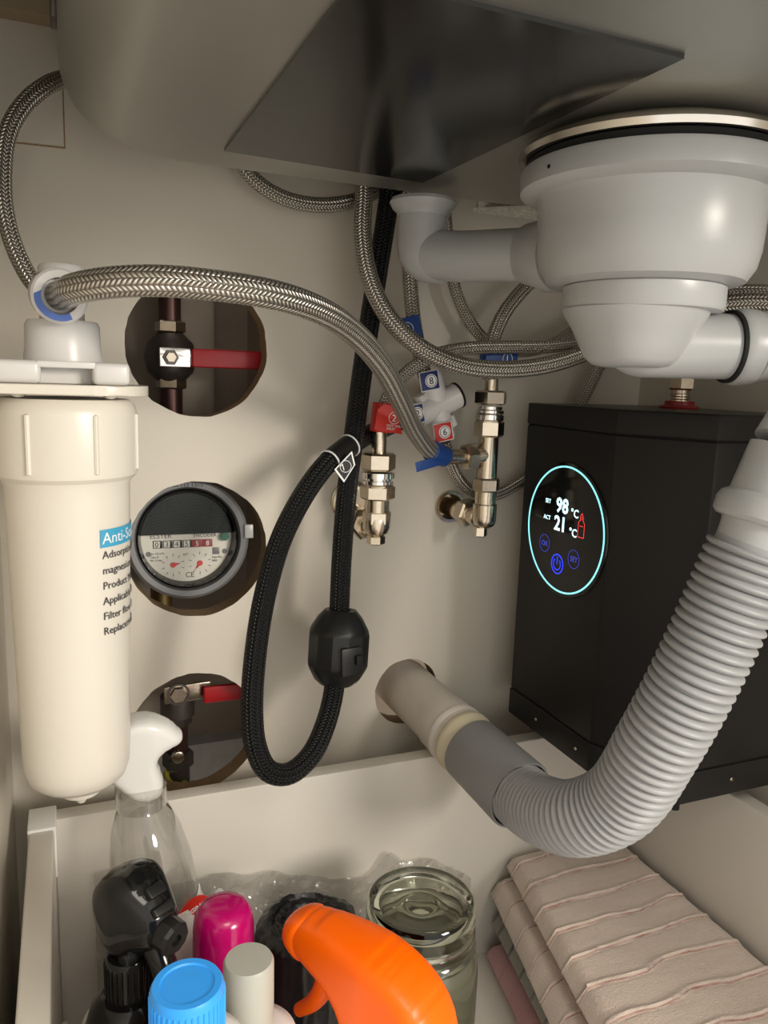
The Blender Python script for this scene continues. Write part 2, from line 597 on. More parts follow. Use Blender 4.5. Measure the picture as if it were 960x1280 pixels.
def profile_solid(name, poly, wfun, org, fwd, mat, parent, bev=0.005, up=(0, 0, 1), grid=0.0014):
    """side outline (a, h) inflated to a rounded thickness; fwd is +a, up is +h"""
    P, _ = spline([V((a, h, 0)) for a, h in poly] + [V((poly[0][0], poly[0][1], 0))], grid)
    P = [V((p.x, p.y)) for p in P[:-1]]
    n = len(P)
    x0, x1 = min(p.x for p in P), max(p.x for p in P)
    y0, y1 = min(p.y for p in P), max(p.y for p in P)

    def dist(q):
        best = 1e9
        inside = False
        for i in range(n):
            a, b = P[i], P[(i + 1) % n]
            ab = b - a
            t = max(0.0, min(1.0, (q - a).dot(ab) / ab.length_squared))
            d = (q - a - ab * t).length_squared
            if d < best:
                best = d
            if (a.y > q.y) != (b.y > q.y) and q.x < (b.x - a.x) * (q.y - a.y) / (b.y - a.y) + a.x:
                inside = not inside
        return math.sqrt(best), inside
    pts = list(P)
    dd = [0.0] * n
    # inner rows close to the outline first, so the rim is round
    j = 0
    y = y0 + grid * 0.5
    while y < y1:
        x = x0 + (grid * 0.5 if j % 2 else 0)
        while x < x1:
            d, ins = dist(V((x, y)))
            if ins and d > grid * 0.35:
                pts.append(V((x, y)))
                dd.append(d)
            x += grid
        y += grid * 0.866
        j += 1
    r = delaunay_2d_cdt(pts, [(i, (i + 1) % n) for i in range(n)], [], 1, 1e-7)
    V2, F2, OV = r[0], r[2], r[3]
    f = V(fwd).normalized()
    u = V(up).normalized()
    s = f.cross(u)
    org = V(org)
    bm = bmesh.new()
    A, B = [], []
    for i, p in enumerate(V2):
        src = OV[i][0] if OV[i] else -1
        d = dd[src] if src >= 0 else 0.0
        onb = src >= 0 and src < n
        w = wfun(p.x, p.y) / 2
        b = min(bev, w)
        e = min(1.0, d / b)
        t = w - b + b * math.sqrt(max(0.0, 1 - (1 - e) ** 2)) if not onb else 0.0
        base = org + f * p.x + u * p.y
        a = bm.verts.new(base + s * max(t, 0.0))
        A.append(a)
        B.append(a if onb else bm.verts.new(base - s * max(t, 0.0)))
    for fc in F2:
        try:
            bm.faces.new([A[i] for i in fc])
            bm.faces.new([B[i] for i in reversed(fc)])
        except ValueError:
            pass
    for _ in range(4):
        bmesh.ops.smooth_vert(bm, verts=bm.verts, factor=0.5, use_axis_x=True, use_axis_y=True, use_axis_z=True)
    return finish(name, bm, mat, parent, ang=75)


# ------------------------------------------------------------------ cabinet shell
XL, XR = -0.038, 0.437
ZB, ZT = 0.12, 0.87
HOLES = [(0.0815, 0.6165, 0.0450), (0.081, 0.483, 0.0462), (0.0775, 0.352, 0.0440)]


def wobble_circle(cx, cz, r, n=72, a=0.0004, seed=0):
    return [(cx + (r + a * mnoise.noise(V((math.cos(t) * 3, math.sin(t) * 3, seed))) * 2 + a * 0.7 * random.uniform(-1, 1)) * math.cos(t),
             cz + (r + a * mnoise.noise(V((math.cos(t) * 3, math.sin(t) * 3, seed))) * 2 + a * 0.7 * random.uniform(-1, 1)) * math.sin(t))
            for t in [2 * PI * k / n for k in range(n)]]


PIPEH = (0.2385, 0.3625, 0.0262)
loops = [[(XL, ZB), (XR, ZB), (XR, ZT), (XL, ZT)]]
for i, h in enumerate(HOLES):
    loops.append(wobble_circle(*h, seed=i))
loops.append(wobble_circle(*PIPEH, a=0.0002, seed=9))
VR = at(562, 633, 0)
loops.append(wobble_circle(VR.x, VR.z, 0.0098, a=0, n=32, seed=4))
me = plate('wall_back', loops, 0.016)
bw = link('wall_back', me, [WALL, EDGE], None, True, 30)
for p in me.polygons:
    p.material_index = 1 if abs(p.normal.y) < 0.5 else 0
structure(bw)
structure(box('wall_left', (XL - 0.016, -0.53, ZB - 0.016), (XL, 0.0, ZT), WALL))
structure(box('wall_right', (XR, -0.53, ZB - 0.016), (XR + 0.016, 0.0, ZT), WALL))
structure(box('floor', (XL, -0.53, ZB - 0.016), (XR, 0.0, ZB), WALL))
# plastered shaft behind the back panel
sh = structure(box('wall_shaft', (-0.05, 0.13, ZB), (0.46, 0.145, ZT), CAVB))
structure(box('wall_shaft', (-0.06, 0.0165, ZB), (0.028, 0.13, ZT), CAVG))
structure(box('wall_shaft', (0.142, 0.0165, ZB), (0.150, 0.13, ZT), CAVB))
# screwed patch panel high on the left
pz1 = at(80, 183, -0.002)
tr = plate('trim_1', [[(XL, pz1.z - 0.001), (pz1.x, pz1.z), (pz1.x, pz1.z + 0.065), (XL, pz1.z + 0.065)]], 0.002)
me = tr
me.transform(Matrix.Translation((0, -0.0022, 0)))
structure(link('trim_1', me, WALL, None, False))
me = plate('trim_4', [[(XL, pz1.z - 0.0018), (pz1.x + 0.0008, pz1.z - 0.0008), (pz1.x + 0.0008, pz1.z + 0.066), (XL, pz1.z + 0.066)]], 0.0004)
me.transform(Matrix.Translation((0, -0.0005, 0)))
structure(link('trim_4', me, EDGE, None, False))
# rear rail under the worktop
structure(box('trim_2', (XL, -0.018, 0.789), (0.2, 0.0, 0.80), pm('light_brown_rail', (0.42, 0.33, 0.22), 0.6)))
# raw chipboard rail behind the sink, its left end broken off at a slant
rz = 0.7130
rx0 = at(592, 252, -0.027).x
bm = bmesh.new()
nx, ny = 90, 16
gv = {}
for i in range(nx + 1):
    for j in range(ny + 1):
        t = j / ny
        x = rx0 + 0.026 * (1 - t) + (XR - rx0 - 0.026 * (1 - t)) * i / nx
        y = -0.027 - 0.024 * (1 - t)
        z = rz + 0.0016 * mnoise.noise(V((x * 300, y * 300, 0))) + 0.0008 * mnoise.noise(V((x * 800, y * 800, 3)))
        gv[i, j] = bm.verts.new((x, y, z if 0 < j < ny else rz))
for i in range(nx):
    for j in range(ny):
        bm.faces.new((gv[i, j], gv[i, j + 1], gv[i + 1, j + 1], gv[i + 1, j]))
tops = [bm.verts.new((p.co.x, p.co.y, rz + 0.003)) for p in (gv[0, ny], gv[nx, ny], gv[nx, 0], gv[0, 0])]
bm.faces.new(tops)
bm.faces.new((gv[0, 0], gv[0, ny], tops[0], tops[3]))
bm.faces.new((gv[0, 0], gv[nx, 0], tops[2], tops[3]))
bm.faces.new((gv[0, ny], gv[nx, ny], tops[1], tops[0]))
add_box(bm, (rx0 + 0.002, -0.031, rz + 0.003), (XR, -0.027, ZT))
structure(finish('trim_3', bm, CHIP, None, ang=60))
# the worktop round the sink (closes the cabinet above)
bm = bmesh.new()
add_box(bm, (XL - 0.016, -0.045, ZT), (XR + 0.016, 0.016, ZT + 0.03))
add_box(bm, (XL - 0.016, -0.55, ZT), (0.0, -0.045, ZT + 0.03))
add_box(bm, (0.404, -0.55, ZT), (XR + 0.016, -0.045, ZT + 0.03))
add_box(bm, (0.0, -0.55, ZT), (0.404, -0.475, ZT + 0.03))
structure(finish('ceiling', bm, EDGE))

# screw holes low on the right wall
for y, z in ((-0.03, 0.612), (-0.07, 0.70)):
    o = cyl('screw_cap', (XR, y, z), (XR - 0.0008, y, z), 0.0022, BLACK, None, seg=12, bev=0.0001)
    tag(o, 'tiny dark screw hole cap on the right cabinet wall ' + ('just above the black heater' if z < 0.65 else 'high up behind the grey basket'), 'screw')

# ------------------------------------------------------------------ sink bowl
SX0, SX1, SY0, SY1, SZ, SR = 0.003, 0.402, -0.472, -0.043, 0.7105, 0.029
sink = thing('sink_bowl', 'brushed stainless steel sink bowl seen from below across the top', 'sink', ((SX0 + SX1) / 2, (SY0 + SY1) / 2, SZ))


def rrect(x0, x1, y0, y1, r, z, k=14, rbr=None):
    pts = []
    q = rbr or r
    for cx, cy, a0, r in ((x1 - q, y1 - q, 0, q), (x0 + r, y1 - r, 90, r), (x0 + r, y0 + r, 180, r), (x1 - r, y0 + r, 270, r)):
        for i in range(k + 1):
            a = math.radians(a0 + 90 * i / k)
            pts.append(V((cx + r * math.cos(a), cy + r * math.sin(a), z)))
    return pts


bm = bmesh.new()
rings = []
CR = 0.065


def skin(levels):
    rs = []
    for ins, z in levels:
        rs.append([bm.verts.new(p) for p in rrect(SX0 + ins, SX1 - ins, SY0 + ins, SY1 - ins, max(CR - ins, 0.004), z, rbr=0.155 - ins)])
    for a, b in zip(rs, rs[1:]):
        for i in range(len(a)):
            i2 = (i + 1) % len(a)
            bm.faces.new((a[i], b[i], b[i2], a[i2]))
    return rs


lv = [(-0.012, 0.90), (-0.012, 0.9012), (0.0, 0.9012), (0, 0.88), (0, 0.82), (0, SZ + SR)]
for i in range(1, 11):
    a = PI / 2 * i / 10
    lv.append((SR * (1 - math.cos(a)), SZ + SR * (1 - math.sin(a))))
lv += [(SR + 0.01, SZ), (SR + 0.03, SZ)]
rs = skin(lv)
bm.faces.new(rs[-1])
finish('bowl', bm, STEEL, sink, ang=40)
# pad glued under the bowl
pc = [at(*q) for q in ()]
padv = [(0.0785, -0.1060), (0.191, -0.0985), (0.1965, -0.294), (0.079, -0.296)]
bm = bmesh.new()
lo = [bm.verts.new((x, y, SZ - 0.0016)) for x, y in padv]
hi = [bm.verts.new((x, y, SZ)) for x, y in padv]
bm.faces.new(lo)
bm.faces.new(hi)
for i in range(4):
    bm.faces.new((lo[i], lo[(i + 1) % 4], hi[(i + 1) % 4], hi[i]))
o = finish('damping_pad', bm, PAD, sink, smooth=False)
o['label'] = 'glossy black square damping pad stuck under the bowl'
ck = at(66, 30, -0.12)
bm = bmesh.new()
add_box(bm, (ck.x - 0.001, -0.128, ck.z), (ck.x + 0.002, -0.114, ck.z + 0.12), 0.0006)
finish('rim_clip', bm, DKMET, sink)

# ------------------------------------------------------------------ strainer basket and its outlet
BC = V((0.2545, -0.213, 0))
bk = thing('sink_strainer', 'light grey plastic strainer basket with steel rim under the sink bowl', 'sink drain', (BC.x, BC.y, 0.70))
lathe('steel_rim', [(0.048, 0.7105), (0.0585, 0.7065), (0.0612, 0.7035), (0.0605, 0.7008), (0.054, 0.7010), (0.048, 0.703)], BC, STEELR, bk, seg=96, closed=True)['label'] = 'polished steel rim of the strainer'
lathe('rubber_seal', [(0.045, 0.7005), (0.0572, 0.7005), (0.0572, 0.6975), (0.045, 0.6975)], BC, BLKRB, bk, seg=96, closed=True)
lathe('basket_body', [(0.046, 0.697), (0.0588, 0.6972), (0.0598, 0.6955), (0.0595, 0.6875), (0.0560, 0.6855), (0.0520, 0.6848), (0.0508, 0.6825), (0.0503, 0.670), (0.0498, 0.661), (0.0482, 0.6535), (0.0445, 0.6480), (0.0390, 0.6462), (0.0, 0.646)], BC, GREYP, bk, seg=96)
NC = BC + V((-0.0005, -0.001, 0))
lathe('union_nut', [(0.0, 0.6462), (0.0360, 0.6462), (0.0368, 0.6455), (0.0368, 0.6365), (0.0360, 0.6352), (0.0345, 0.635), (0.0, 0.635)], NC, GREYP, bk, seg=72)
ox = V((1, -0.32, 0.012)).normalized()
lathe('trap_bowl', [(0.0, 0.6355), (0.0335, 0.6352), (0.0325, 0.6325), (0.0285, 0.6265), (0.0250, 0.6195), (0.0215, 0.6130), (0.0180, 0.6100), (0.013, 0.6090), (0.0, 0.6088)], NC + V((-0.0035, 0, 0)), GREYP, bk, seg=64, ang=50)
OC = NC + V((0, 0, 0.6200))
tube('outlet_arm', [OC + ox * -0.016, OC + ox * 0.000, OC + ox * 0.020, OC + ox * 0.050], 0.0152, GREYP, bk, seg=48, step=0.0012, rfun=lambda t, L: 0.0154 * math.sqrt(max(0.001, 1 - (1 - min(1.0, t / 0.020)) ** 2)))
lathe('outlet_collar', [(0.0, 0.0), (0.0168, 0.0), (0.0178, 0.0012), (0.0182, 0.004), (0.0178, 0.0100), (0.0, 0.0100)], OC + ox * 0.0455, GREYP, bk, axis=ox, seg=56)
lathe('collar_seal', [(0.0, 0.0), (0.0172, 0.0), (0.0172, 0.0018), (0.0, 0.0018)], OC + ox * 0.0438, BLKRB, bk, axis=ox, seg=56)
# overflow arm to the left
e0 = at(533, 322, -0.088)
e1 = at(672, 318, -0.145)
e2 = at(705, 318, -0.165)
tube('overflow_arm', [e0 + V((0, 0, 0.002)), e0.lerp(e1, 0.3), e0.lerp(e1, 0.7), e1, e2], 0.0140, GREYP, bk, seg=40)
lathe('arm_socket', [(0.0, 0.0), (0.0152, 0.0), (0.0162, 0.001), (0.0175, 0.010), (0.0195, 0.018), (0.019, 0.026), (0, 0.026)], e1 - (e2 - e1).normalized() * 0.006, GREYP, bk, axis=e2 - e1, seg=48)
tube('overflow_elbow', [e0 + V((0.010, -0.004, 0.0)), e0 + V((-0.001, 0.001, 0.001)), e0 + V((-0.0025, 0.002, 0.012)), e0 + V((-0.0025, 0.002, 0.026))], 0.0145, GREYP, bk, seg=40, step=0.002)
lathe('overflow_flange', [(0.0, 0.0), (0.0135, 0.0), (0.0150, 0.002), (0.0155, 0.0035), (0.0175, 0.005), (0.0195, 0.0085), (0.0185, 0.0105), (0.0, 0.0105)], e0 + V((-0.0025, 0.002, 0.0215)), GREYP, bk, seg=48)
lathe('pin_hole', [(0.0, 0.0), (0.0009, 0.0), (0.0009, 0.0004), (0.0, 0.0004)], BC + V((-0.0593, -0.0055, 0.6915)), BLACK, bk, axis=(-0.995, -0.093, 0), seg=10)

# ------------------------------------------------------------------ corrugated waste hose
pe = V((0.2585, -0.128, 0.3445))
hose_pts = [pe + V((-0.001, 0.012, 0.0015)), pe, at(676, 1012, -0.163), at(722, 1022, -0.198), at(775, 1000, -0.222), at(822, 930, -0.240), at(866, 850, -0.250), at(908, 760, -0.256), at(943, 680, -0.260)]
wh = thing('corrugated_hose', 'grey corrugated plastic waste hose curving up in front of the black heater', 'hose', hose_pts[0])


def corr(s, L):
    if s < 0.002 or s > L - 0.003:
        return 0.0170
    ph = (s / 0.0047) % 1.0
    return 0.0168 + 0.0036 * abs(math.cos(PI * ph)) ** 0.7


tube('corrugated_sleeve', hose_pts, 0.02, GREYH, wh, seg=56, step=0.00049, rfun=corr)
k0, k1 = at(943, 680, -0.260), at(980, 582, -0.262)
kd = (k1 - k0).normalized()
lathe('hose_cuff', [(0, -0.002), (0.0168, -0.002), (0.0172, 0.0070), (0.0176, 0.0085), (0.0205, 0.009), (0.0225, 0.011), (0.0228, 0.0165), (0.0215, 0.020), (0.0185, 0.022), (0.0172, 0.045), (0, 0.045)], k0, GREYP, wh, axis=kd, seg=56)
# link from the basket outlet round to the cuff, outside the frame
lk0 = OC + ox * 0.0558
lk1 = k0 + kd * 0.044
o = tube('drain_bend', [lk0, lk0 + ox * 0.022, lk0 + ox * 0.044 + V((0, -0.012, -0.010)), lk1 + kd * 0.018 + V((0.006, 0, 0)), lk1 + kd * 0.002], 0.0168, GREYP, None, seg=40)
tag(o, 'smooth light grey drain bend leaving the strainer basket at the right frame edge', 'pipe')

# pipe from the wall
wp = thing('waste_pipe', 'aged cream plastic waste pipe coming out of the round hole in the back wall', 'pipe', (PIPEH[0], 0, PIPEH[1]))
ps = V((PIPEH[0] + 0.0005, 0.05, PIPEH[1] + 0.0035))
pdv = (pe - ps).normalized()
L0 = (pe - ps).length


def pp(r, t):
    return (r, t)


lathe('pipe_length', [(0.0, 0.0), (0.0205, 0.0), (0.0205, L0 * 0.50), (0.0215, L0 * 0.52), (0.0215, L0 * 0.66), (0.020, L0 * 0.67), (0.0, L0 * 0.67)], ps, OLDP, wp, axis=pdv, seg=56)
lathe('pipe_socket', [(0.0, 0.0), (0.0213, 0.0), (0.0224, 0.0015), (0.0224, 0.004), (0.0215, 0.006), (0.0, 0.006)], ps + pdv * (L0 * 0.60), OLDP, wp, axis=pdv, seg=56)
lathe('seal_ring', [(0.0, 0.0), (0.0216, 0.0), (0.0228, 0.002), (0.0228, 0.006), (0.0219, 0.008), (0.0219, 0.016), (0.0, 0.016)], ps + pdv * (L0 * 0.655), RUBY, wp, axis=pdv, seg=56)
cc0 = ps + pdv * (L0 * 0.655 + 0.014)
CL = L0 - (L0 * 0.655 + 0.014) + 0.006
o = lathe('coupling', [(0.019, 0.0), (0.0226, 0.0), (0.0234, CL - 0.001), (0.0230, CL), (0.0218, CL), (0.0214, CL - 0.014), (0.019, CL - 0.016)], cc0, GREYC, wp, axis=pdv, seg=64, closed=True)
o['label'] = 'mid grey coupling sleeve'
lathe('rubber_lip', [(0.0188, 0), (0.0216, 0), (0.0216, 0.002), (0.0188, 0.002)], cc0 + pdv * (CL - 0.006), BLKRB, wp, axis=pdv, seg=56, closed=True)

# ------------------------------------------------------------------ drawer
DX0, DX1, DYB, DZ, DF = -0.013, 0.404, -0.055, 0.3355, 0.165
dr = thing('pull_out_drawer', 'white metal pull-out drawer holding bottles and towels below the pipes', 'drawer', (0.19, -0.28, DF - 0.012))
box('back_panel', (DX0, DYB, DF - 0.006), (DX1 + 0.012, DYB + 0.0125, DZ), DRAWER, dr, 0.0008)
box('side_panel', (DX0 - 0.0135, -0.51, DF - 0.006), (DX0, DYB + 0.0125, DZ + 0.001), DRAWER, dr, 0.0012)
box('side_panel', (DX1, -0.51, DF - 0.006), (DX1 + 0.0125, DYB - 0.0005, DZ - 0.001), DRAWER, dr, 0.0012)
box('bottom_panel', (DX0 - 0.0135, -0.51, DF - 0.012), (DX1 + 0.0125, DYB + 0.0125, DF), DRAWER, dr)
bm = bmesh.new()
add_box(bm, (DX0 - 0.0142, DYB - 0.012, DZ - 0.03), (DX0 + 0.0012, DYB + 0.0132, DZ + 0.0024), 0.0008)
finish('corner_cap', bm, BRIGHTW, dr)
box('drawer_runner', (DX0 + 0.0002, -0.50, DF), (DX0 + 0.0035, DYB - 0.03, DF + 0.06), DRAWER, dr, 0.0008)
box('drawer_runner', (DX0 - 0.010, -0.50, DF - 0.034), (DX0 + 0.002, -0.03, DF - 0.012), DKMET, dr)
box('drawer_runner', (DX1, -0.50, DF - 0.034), (DX1 + 0.010, -0.03, DF - 0.012), DKMET, dr)

# ------------------------------------------------------------------ boiler
HX0, HX1, HY0, HY1, HZ0, HZ1 = 0.311, 0.425, -0.184, -0.033, 0.350, 0.5865
CHX, CHY = 0.340, -0.132
ht = thing('water_heater', 'matt black under-sink water heater with a glowing round display', 'water heater', (0.37, -0.1, HZ0))


def heat_outline(g=0.0):
    return [(HX0 + g, HY1 - g), (HX0 + g, CHY + g * 0.5), (CHX + g * 0.5, HY0 + g), (HX1 - g, HY0 + g), (HX1 - g, HY1 - g)]


def prism(name, outl, z0, z1, mat, parent, bev=0.0006):
    bm = bmesh.new()
    a = [bm.verts.new((x, y, z0)) for x, y in outl]
    b = [bm.verts.new((x, y, z1)) for x, y in outl]
    bm.faces.new(list(reversed(a)))
    bm.faces.new(b)
    n = len(a)
    for i in range(n):
        bm.faces.new((a[i], a[(i + 1) % n], b[(i + 1) % n], b[i]))
    bmesh.ops.bevel(bm, geom=list(bm.edges), offset=bev, segments=3, profile=0.5, affect='EDGES')
    return finish(name, bm, mat, parent, ang=40)


prism('casing', heat_outline(), HZ0 + 0.0205, HZ1 - 0.0155, HEAT, ht, 0.0012)
prism('lid', heat_outline(-0.0003), HZ1 - 0.0150, HZ1, [HEAT, HTOP], ht, 0.0012)
lidm = [c for c in COL.objects if c.parent == ht and c.name.startswith('lid')][0].data
for p in lidm.polygons:
    if p.normal.z > 0.95:
        p.material_index = 1
prism('base_tray', heat_outline(-0.0006), HZ0, HZ0 + 0.0198, HEAT, ht, 0.0009)
prism('seam_core', heat_outline(0.001), HZ0 + 0.01, HZ1 - 0.01, BLKRB, ht, 0.0003)
bm = bmesh.new()
add_lathe(bm, [(0, 0), (0.003, 0), (0.003, 0.006), (0, 0.006)], (CHX + 0.002, HY0 + 0.006, HZ0 - 0.006), seg=16)
finish('foot', bm, BLKRB, ht)
for p, a in (((HX0 - 0.0007, -0.070, HZ0 + 0.010), (-1, 0, 0)), ((HX0 - 0.0007, -0.118, HZ0 + 0.010), (-1, 0, 0)), ((0.380, HY0 - 0.0006, HZ0 + 0.010), (0, -1, 0)), ((0.372, HY0 - 0.0006, HZ1 - 0.008), (0, -1, 0))):
    lathe('screw', [(0, 0), (0.0012, 0), (0.0009, 0.0004), (0, 0.0004)], p, NICKEL, ht, axis=a, seg=12)
# display
DC = V((HX0, -0.088, 0.5035))
lathe('display_glass', [(0, 0), (0.0455, 0), (0.0460, 0.0005), (0.0455, 0.0012), (0, 0.0012)], DC, BLKGL, ht, axis=(-1, 0, 0), seg=96)
disp = [c for c in COL.objects if c.name == 'display_glass'][0]
disc_ring('led_ring', DC + V((-0.0011, 0, 0)), (-1, 0, 0), 0.0422, 0.0433, 0.0004, CYANE, ht, seg=96)['label'] = 'glowing thin cyan ring'
R_, U_ = V((0, -1, 0)), V((0, 0, 1))


def dpos(a, b):
    return DC + V((-0.0013, -a, b))


text('98', 0.0140, dpos(-0.0105, 0.0113), R_, U_, WHITE_E, ht, 'display_digits', bold=0.0003)
text('21', 0.0140, dpos(-0.0115, -0.0013), R_, U_, WHITE_E, ht, 'display_digits', bold=0.0003)
text('°C', 0.0078, dpos(0.0065, 0.0105), R_, U_, WHITE_E, ht, 'display_digits', bold=0.0001)
text('°C', 0.0078, dpos(0.0060, -0.0025), R_, U_, WHITE_E, ht, 'display_digits', bold=0.0001)
text('SET', 0.0042, dpos(-0.0235, 0.0155), R_, U_, WHITE_E, ht, 'display_text')
text('ACT', 0.0042, dpos(-0.0245, 0.0040), R_, U_, WHITE_E, ht, 'display_text')
text('OK', 0.0052, dpos(-0.0210, -0.0150), R_, U_, DBLUEE, ht, 'display_text', align='CENTER')
text('SET', 0.0052, dpos(0.0135, -0.0190), R_, U_, DBLUEE, ht, 'display_text', align='CENTER')
disc_ring('touch_ring', dpos(-0.0210, -0.0132), (-1, 0, 0), 0.0058, 0.0061, 0.0002, DBLUEE, ht)
disc_ring('touch_ring', dpos(0.0135, -0.0172), (-1, 0, 0), 0.0060, 0.0063, 0.0002, DBLUEE, ht)
# power symbol
pw = dpos(-0.0045, -0.0245)
disc_ring('power_ring', pw, (-1, 0, 0), 0.0062, 0.0070, 0.0002, BLUEE, ht)
bm = bmesh.new()
for k in range(25):
    pass
def arc_strip(bm, c, r, w, a0, a1, n=24):
    pv = []
    for k in range(n + 1):
        a = math.radians(a0 + (a1 - a0) * k / n)
        for rr in (r - w / 2, r + w / 2):
            pv.append(bm.verts.new(c + V((0, -rr * math.cos(a), rr * math.sin(a)))))
    for k in range(n):
        bm.faces.new((pv[2 * k], pv[2 * k + 1], pv[2 * k + 3], pv[2 * k + 2]))
arc_strip(bm, pw + V((-0.0003, 0, 0)), 0.0040, 0.0008, 130, 410)
add_box(bm, (pw.x - 0.0003, pw.y - 0.0004, pw.z), (pw.x - 0.0001, pw.y + 0.0004, pw.z + 0.0052))
finish('power_symbol', bm, BLUEE, ht)
# kettle-like red pictogram: open beaker with a flame on top
bm = bmesh.new()
kc = dpos(0.0190, 0.0005)


def seg2(bm, a, b, w=0.0006):
    a, b = V(a), V(b)
    d = (b - a).normalized()
    n = V((-d.y, d.x)) * w / 2 if True else None
    q = [a + n, b + n, b - n, a - n]
    vs = [bm.verts.new(kc + V((-0.0001, -p.x * 0.85, p.y * 0.74 + 0.0030))) for p in q]
    bm.faces.new(vs)


for a, b in (((-0.0038, 0.006), (-0.0038, -0.0065)), ((-0.0038, -0.0065), (0.0038, -0.0065)), ((0.0038, -0.0065), (0.0038, 0.006)), ((0.0038, 0.006), (0.0015, 0.009)), ((-0.0038, 0.006), (-0.0015, 0.009)), ((-0.002, 0.0035), (0.002, 0.0035)), ((-0.0013, 0.0085), (-0.002, 0.0115)), ((-0.002, 0.0115), (0.0, 0.0150)), ((0.0, 0.0150), (0.002, 0.0112)), ((0.002, 0.0112), (0.0013, 0.0085)), ((0.0, 0.0095), (0.0, 0.012))):
    seg2(bm, a, b)
finish('beaker_symbol', bm, REDE, ht, smooth=False, recalc=False)
# water connection on top
fx, fy = at(850, 497, -0.098).x, -0.098
ft = HZ1
lathe('collar_ring', [(0, 0), (0.0128, 0), (0.0132, 0.0012), (0.0118, 0.0022), (0.0098, 0.0024), (0.0096, 0.0052), (0, 0.0052)], (fx, fy, ft), REDR, ht, seg=40)['label'] = 'dark red plastic ring round the connection'
lathe('connection_stub', [(0, 0), (0.0064, 0), (0.0064, 0.001), (0.0058, 0.0014), (0.0064, 0.0018), (0.0064, 0.0028), (0.0058, 0.0032), (0.0064, 0.0036), (0.0064, 0.0046), (0.0058, 0.005), (0.0060, 0.008), (0, 0.008)], (fx, fy, ft + 0.005), NICKEL, ht, seg=32)
hexnut('connection_nut', (fx, fy, ft + 0.0125), (fx, fy, ft + 0.0225), 0.0088, NICKEL, ht)

# ------------------------------------------------------------------ anti-scale filter
FX, FY = 0.001, -0.12
fl = thing('water_filter', 'upright white anti-scale water filter cartridge on a bracket at the left wall', 'water filter', (FX, FY, 0.386))


def fz(py, px=84):
    return at(px, py, FY).z


lathe('cartridge', [(0, 0.3925), (0.0150, 0.3925), (0.0195, 0.3935), (0.0232, 0.3968), (0.0251, 0.4025), (0.0256, 0.410), (0.0282, 0.540), (0.0283, 0.546), (0.0300, 0.5500), (0.0, 0.5500)], (FX, FY, 0), CREAMP, fl, seg=72)
lathe('drain_nipple', [(0, 0), (0.002, 0.0004), (0.0032, 0.0030), (0.0060, 0.0045), (0.0095, 0.0062), (0.0102, 0.0090), (0.0102, 0.014), (0, 0.014)], (FX + 0.001, FY, 0.3800), CREAMP, fl, seg=36)
bm = bmesh.new()
add_lathe(bm, [(0, 0.549), (0.0300, 0.549), (0.0318, 0.5510), (0.0322, 0.5545), (0.0322, 0.5800), (0.0312, 0.5838), (0.0285, 0.5862), (0.0, 0.5868)], (FX, FY, 0), seg=72)
for k in range(7):
    a = 2 * PI * k / 7 - math.radians(68)
    c = V((FX + 0.0322 * math.cos(a), FY + 0.0322 * math.sin(a), 0))
    add_lathe(bm, [(0, 0.5530), (0.0012, 0.5535), (0.0012, 0.5795), (0, 0.5800)], c, seg=8)
finish('cap_ring', bm, CREAMP, fl)
# bracket plate, reaching to the left wall
bzt = 0.5925
bm = bmesh.new()
outl = []
for k in range(25):
    a = -PI / 2 + PI * k / 24
    outl.append((FX + 0.012 + 0.0255 * math.cos(a) ** 0.8 if math.cos(a) > 0 else FX + 0.012, FY + 0.033 * math.sin(a)))
outl += [(XL + 0.0003, FY + 0.033), (XL + 0.0003, FY - 0.033)]
finish('tmp', bm, CREAMP).name = 'tmp'
bpy.data.objects.remove(bpy.data.objects['tmp'])
prism('bracket_plate', outl, 0.5885, 0.5928, CREAMP, fl, 0.0007)
box('bracket_flange', (XL + 0.0002, FY - 0.036, 0.5885), (XL + 0.0035, FY + 0.036, 0.622), CREAMP, fl, 0.0006)
bm = bmesh.new()
hw = 0.0285
add_box(bm, (FX - hw, FY - 0.026, 0.5930), (FX - 0.0095, FY + 0.026, 0.6030), 0.0022)
add_box(bm, (FX + 0.0115, FY - 0.026, 0.5930), (FX + hw - 0.001, FY + 0.026, 0.6030), 0.0022)
add_box(bm, (FX - 0.011, FY - 0.0255, 0.6000), (FX + 0.013, FY + 0.0255, 0.6030), 0.0006)
add_box(bm, (FX - 0.011, FY - 0.015, 0.5930), (FX + 0.013, FY + 0.0255, 0.6028), 0.0006)
finish('bracket_clamp', bm, WHITEP, fl)
for sx in (-1, 1):
    lathe('bolt_head', [(0, 0), (0.0022, 0.0006), (0.0034, 0.002), (0, 0.002)], (FX + 0.019 * sx, FY - 0.020, 0.5865), CREAMP, fl, seg=20)
# head: riser, elbow with front port
hz0 = 0.6028
lathe('filter_head', [(0, 0), (0.0172, 0), (0.0172, 0.0025), (0.0165, 0.006), (0.0163, 0.0165), (0.0152, 0.0185), (0.0, 0.0188)], (FX, FY, hz0), WHITEP, fl, seg=56)
pz = at(76, 370, FY - 0.02).z
lathe('head_boss', [(0, 0), (0.0098, 0), (0.0098, 0.0260), (0.0090, 0.0272), (0.0, 0.0274)], (FX, FY, pz - 0.012), WHITEP, fl, seg=40)
px_, pd = at(75, 370, FY - 0.024), V((0.10, -0.97, -0.10)).normalized()
lathe('port_socket', [(0, -0.022), (0.0112, -0.022), (0.0112, -0.004), (0.0118, -0.0025), (0.0118, 0.0), (0.0108, 0.0012), (0.0078, 0.0012), (0.0072, -0.004), (0, -0.004)], px_, WHITEP, fl, axis=pd, seg=56)
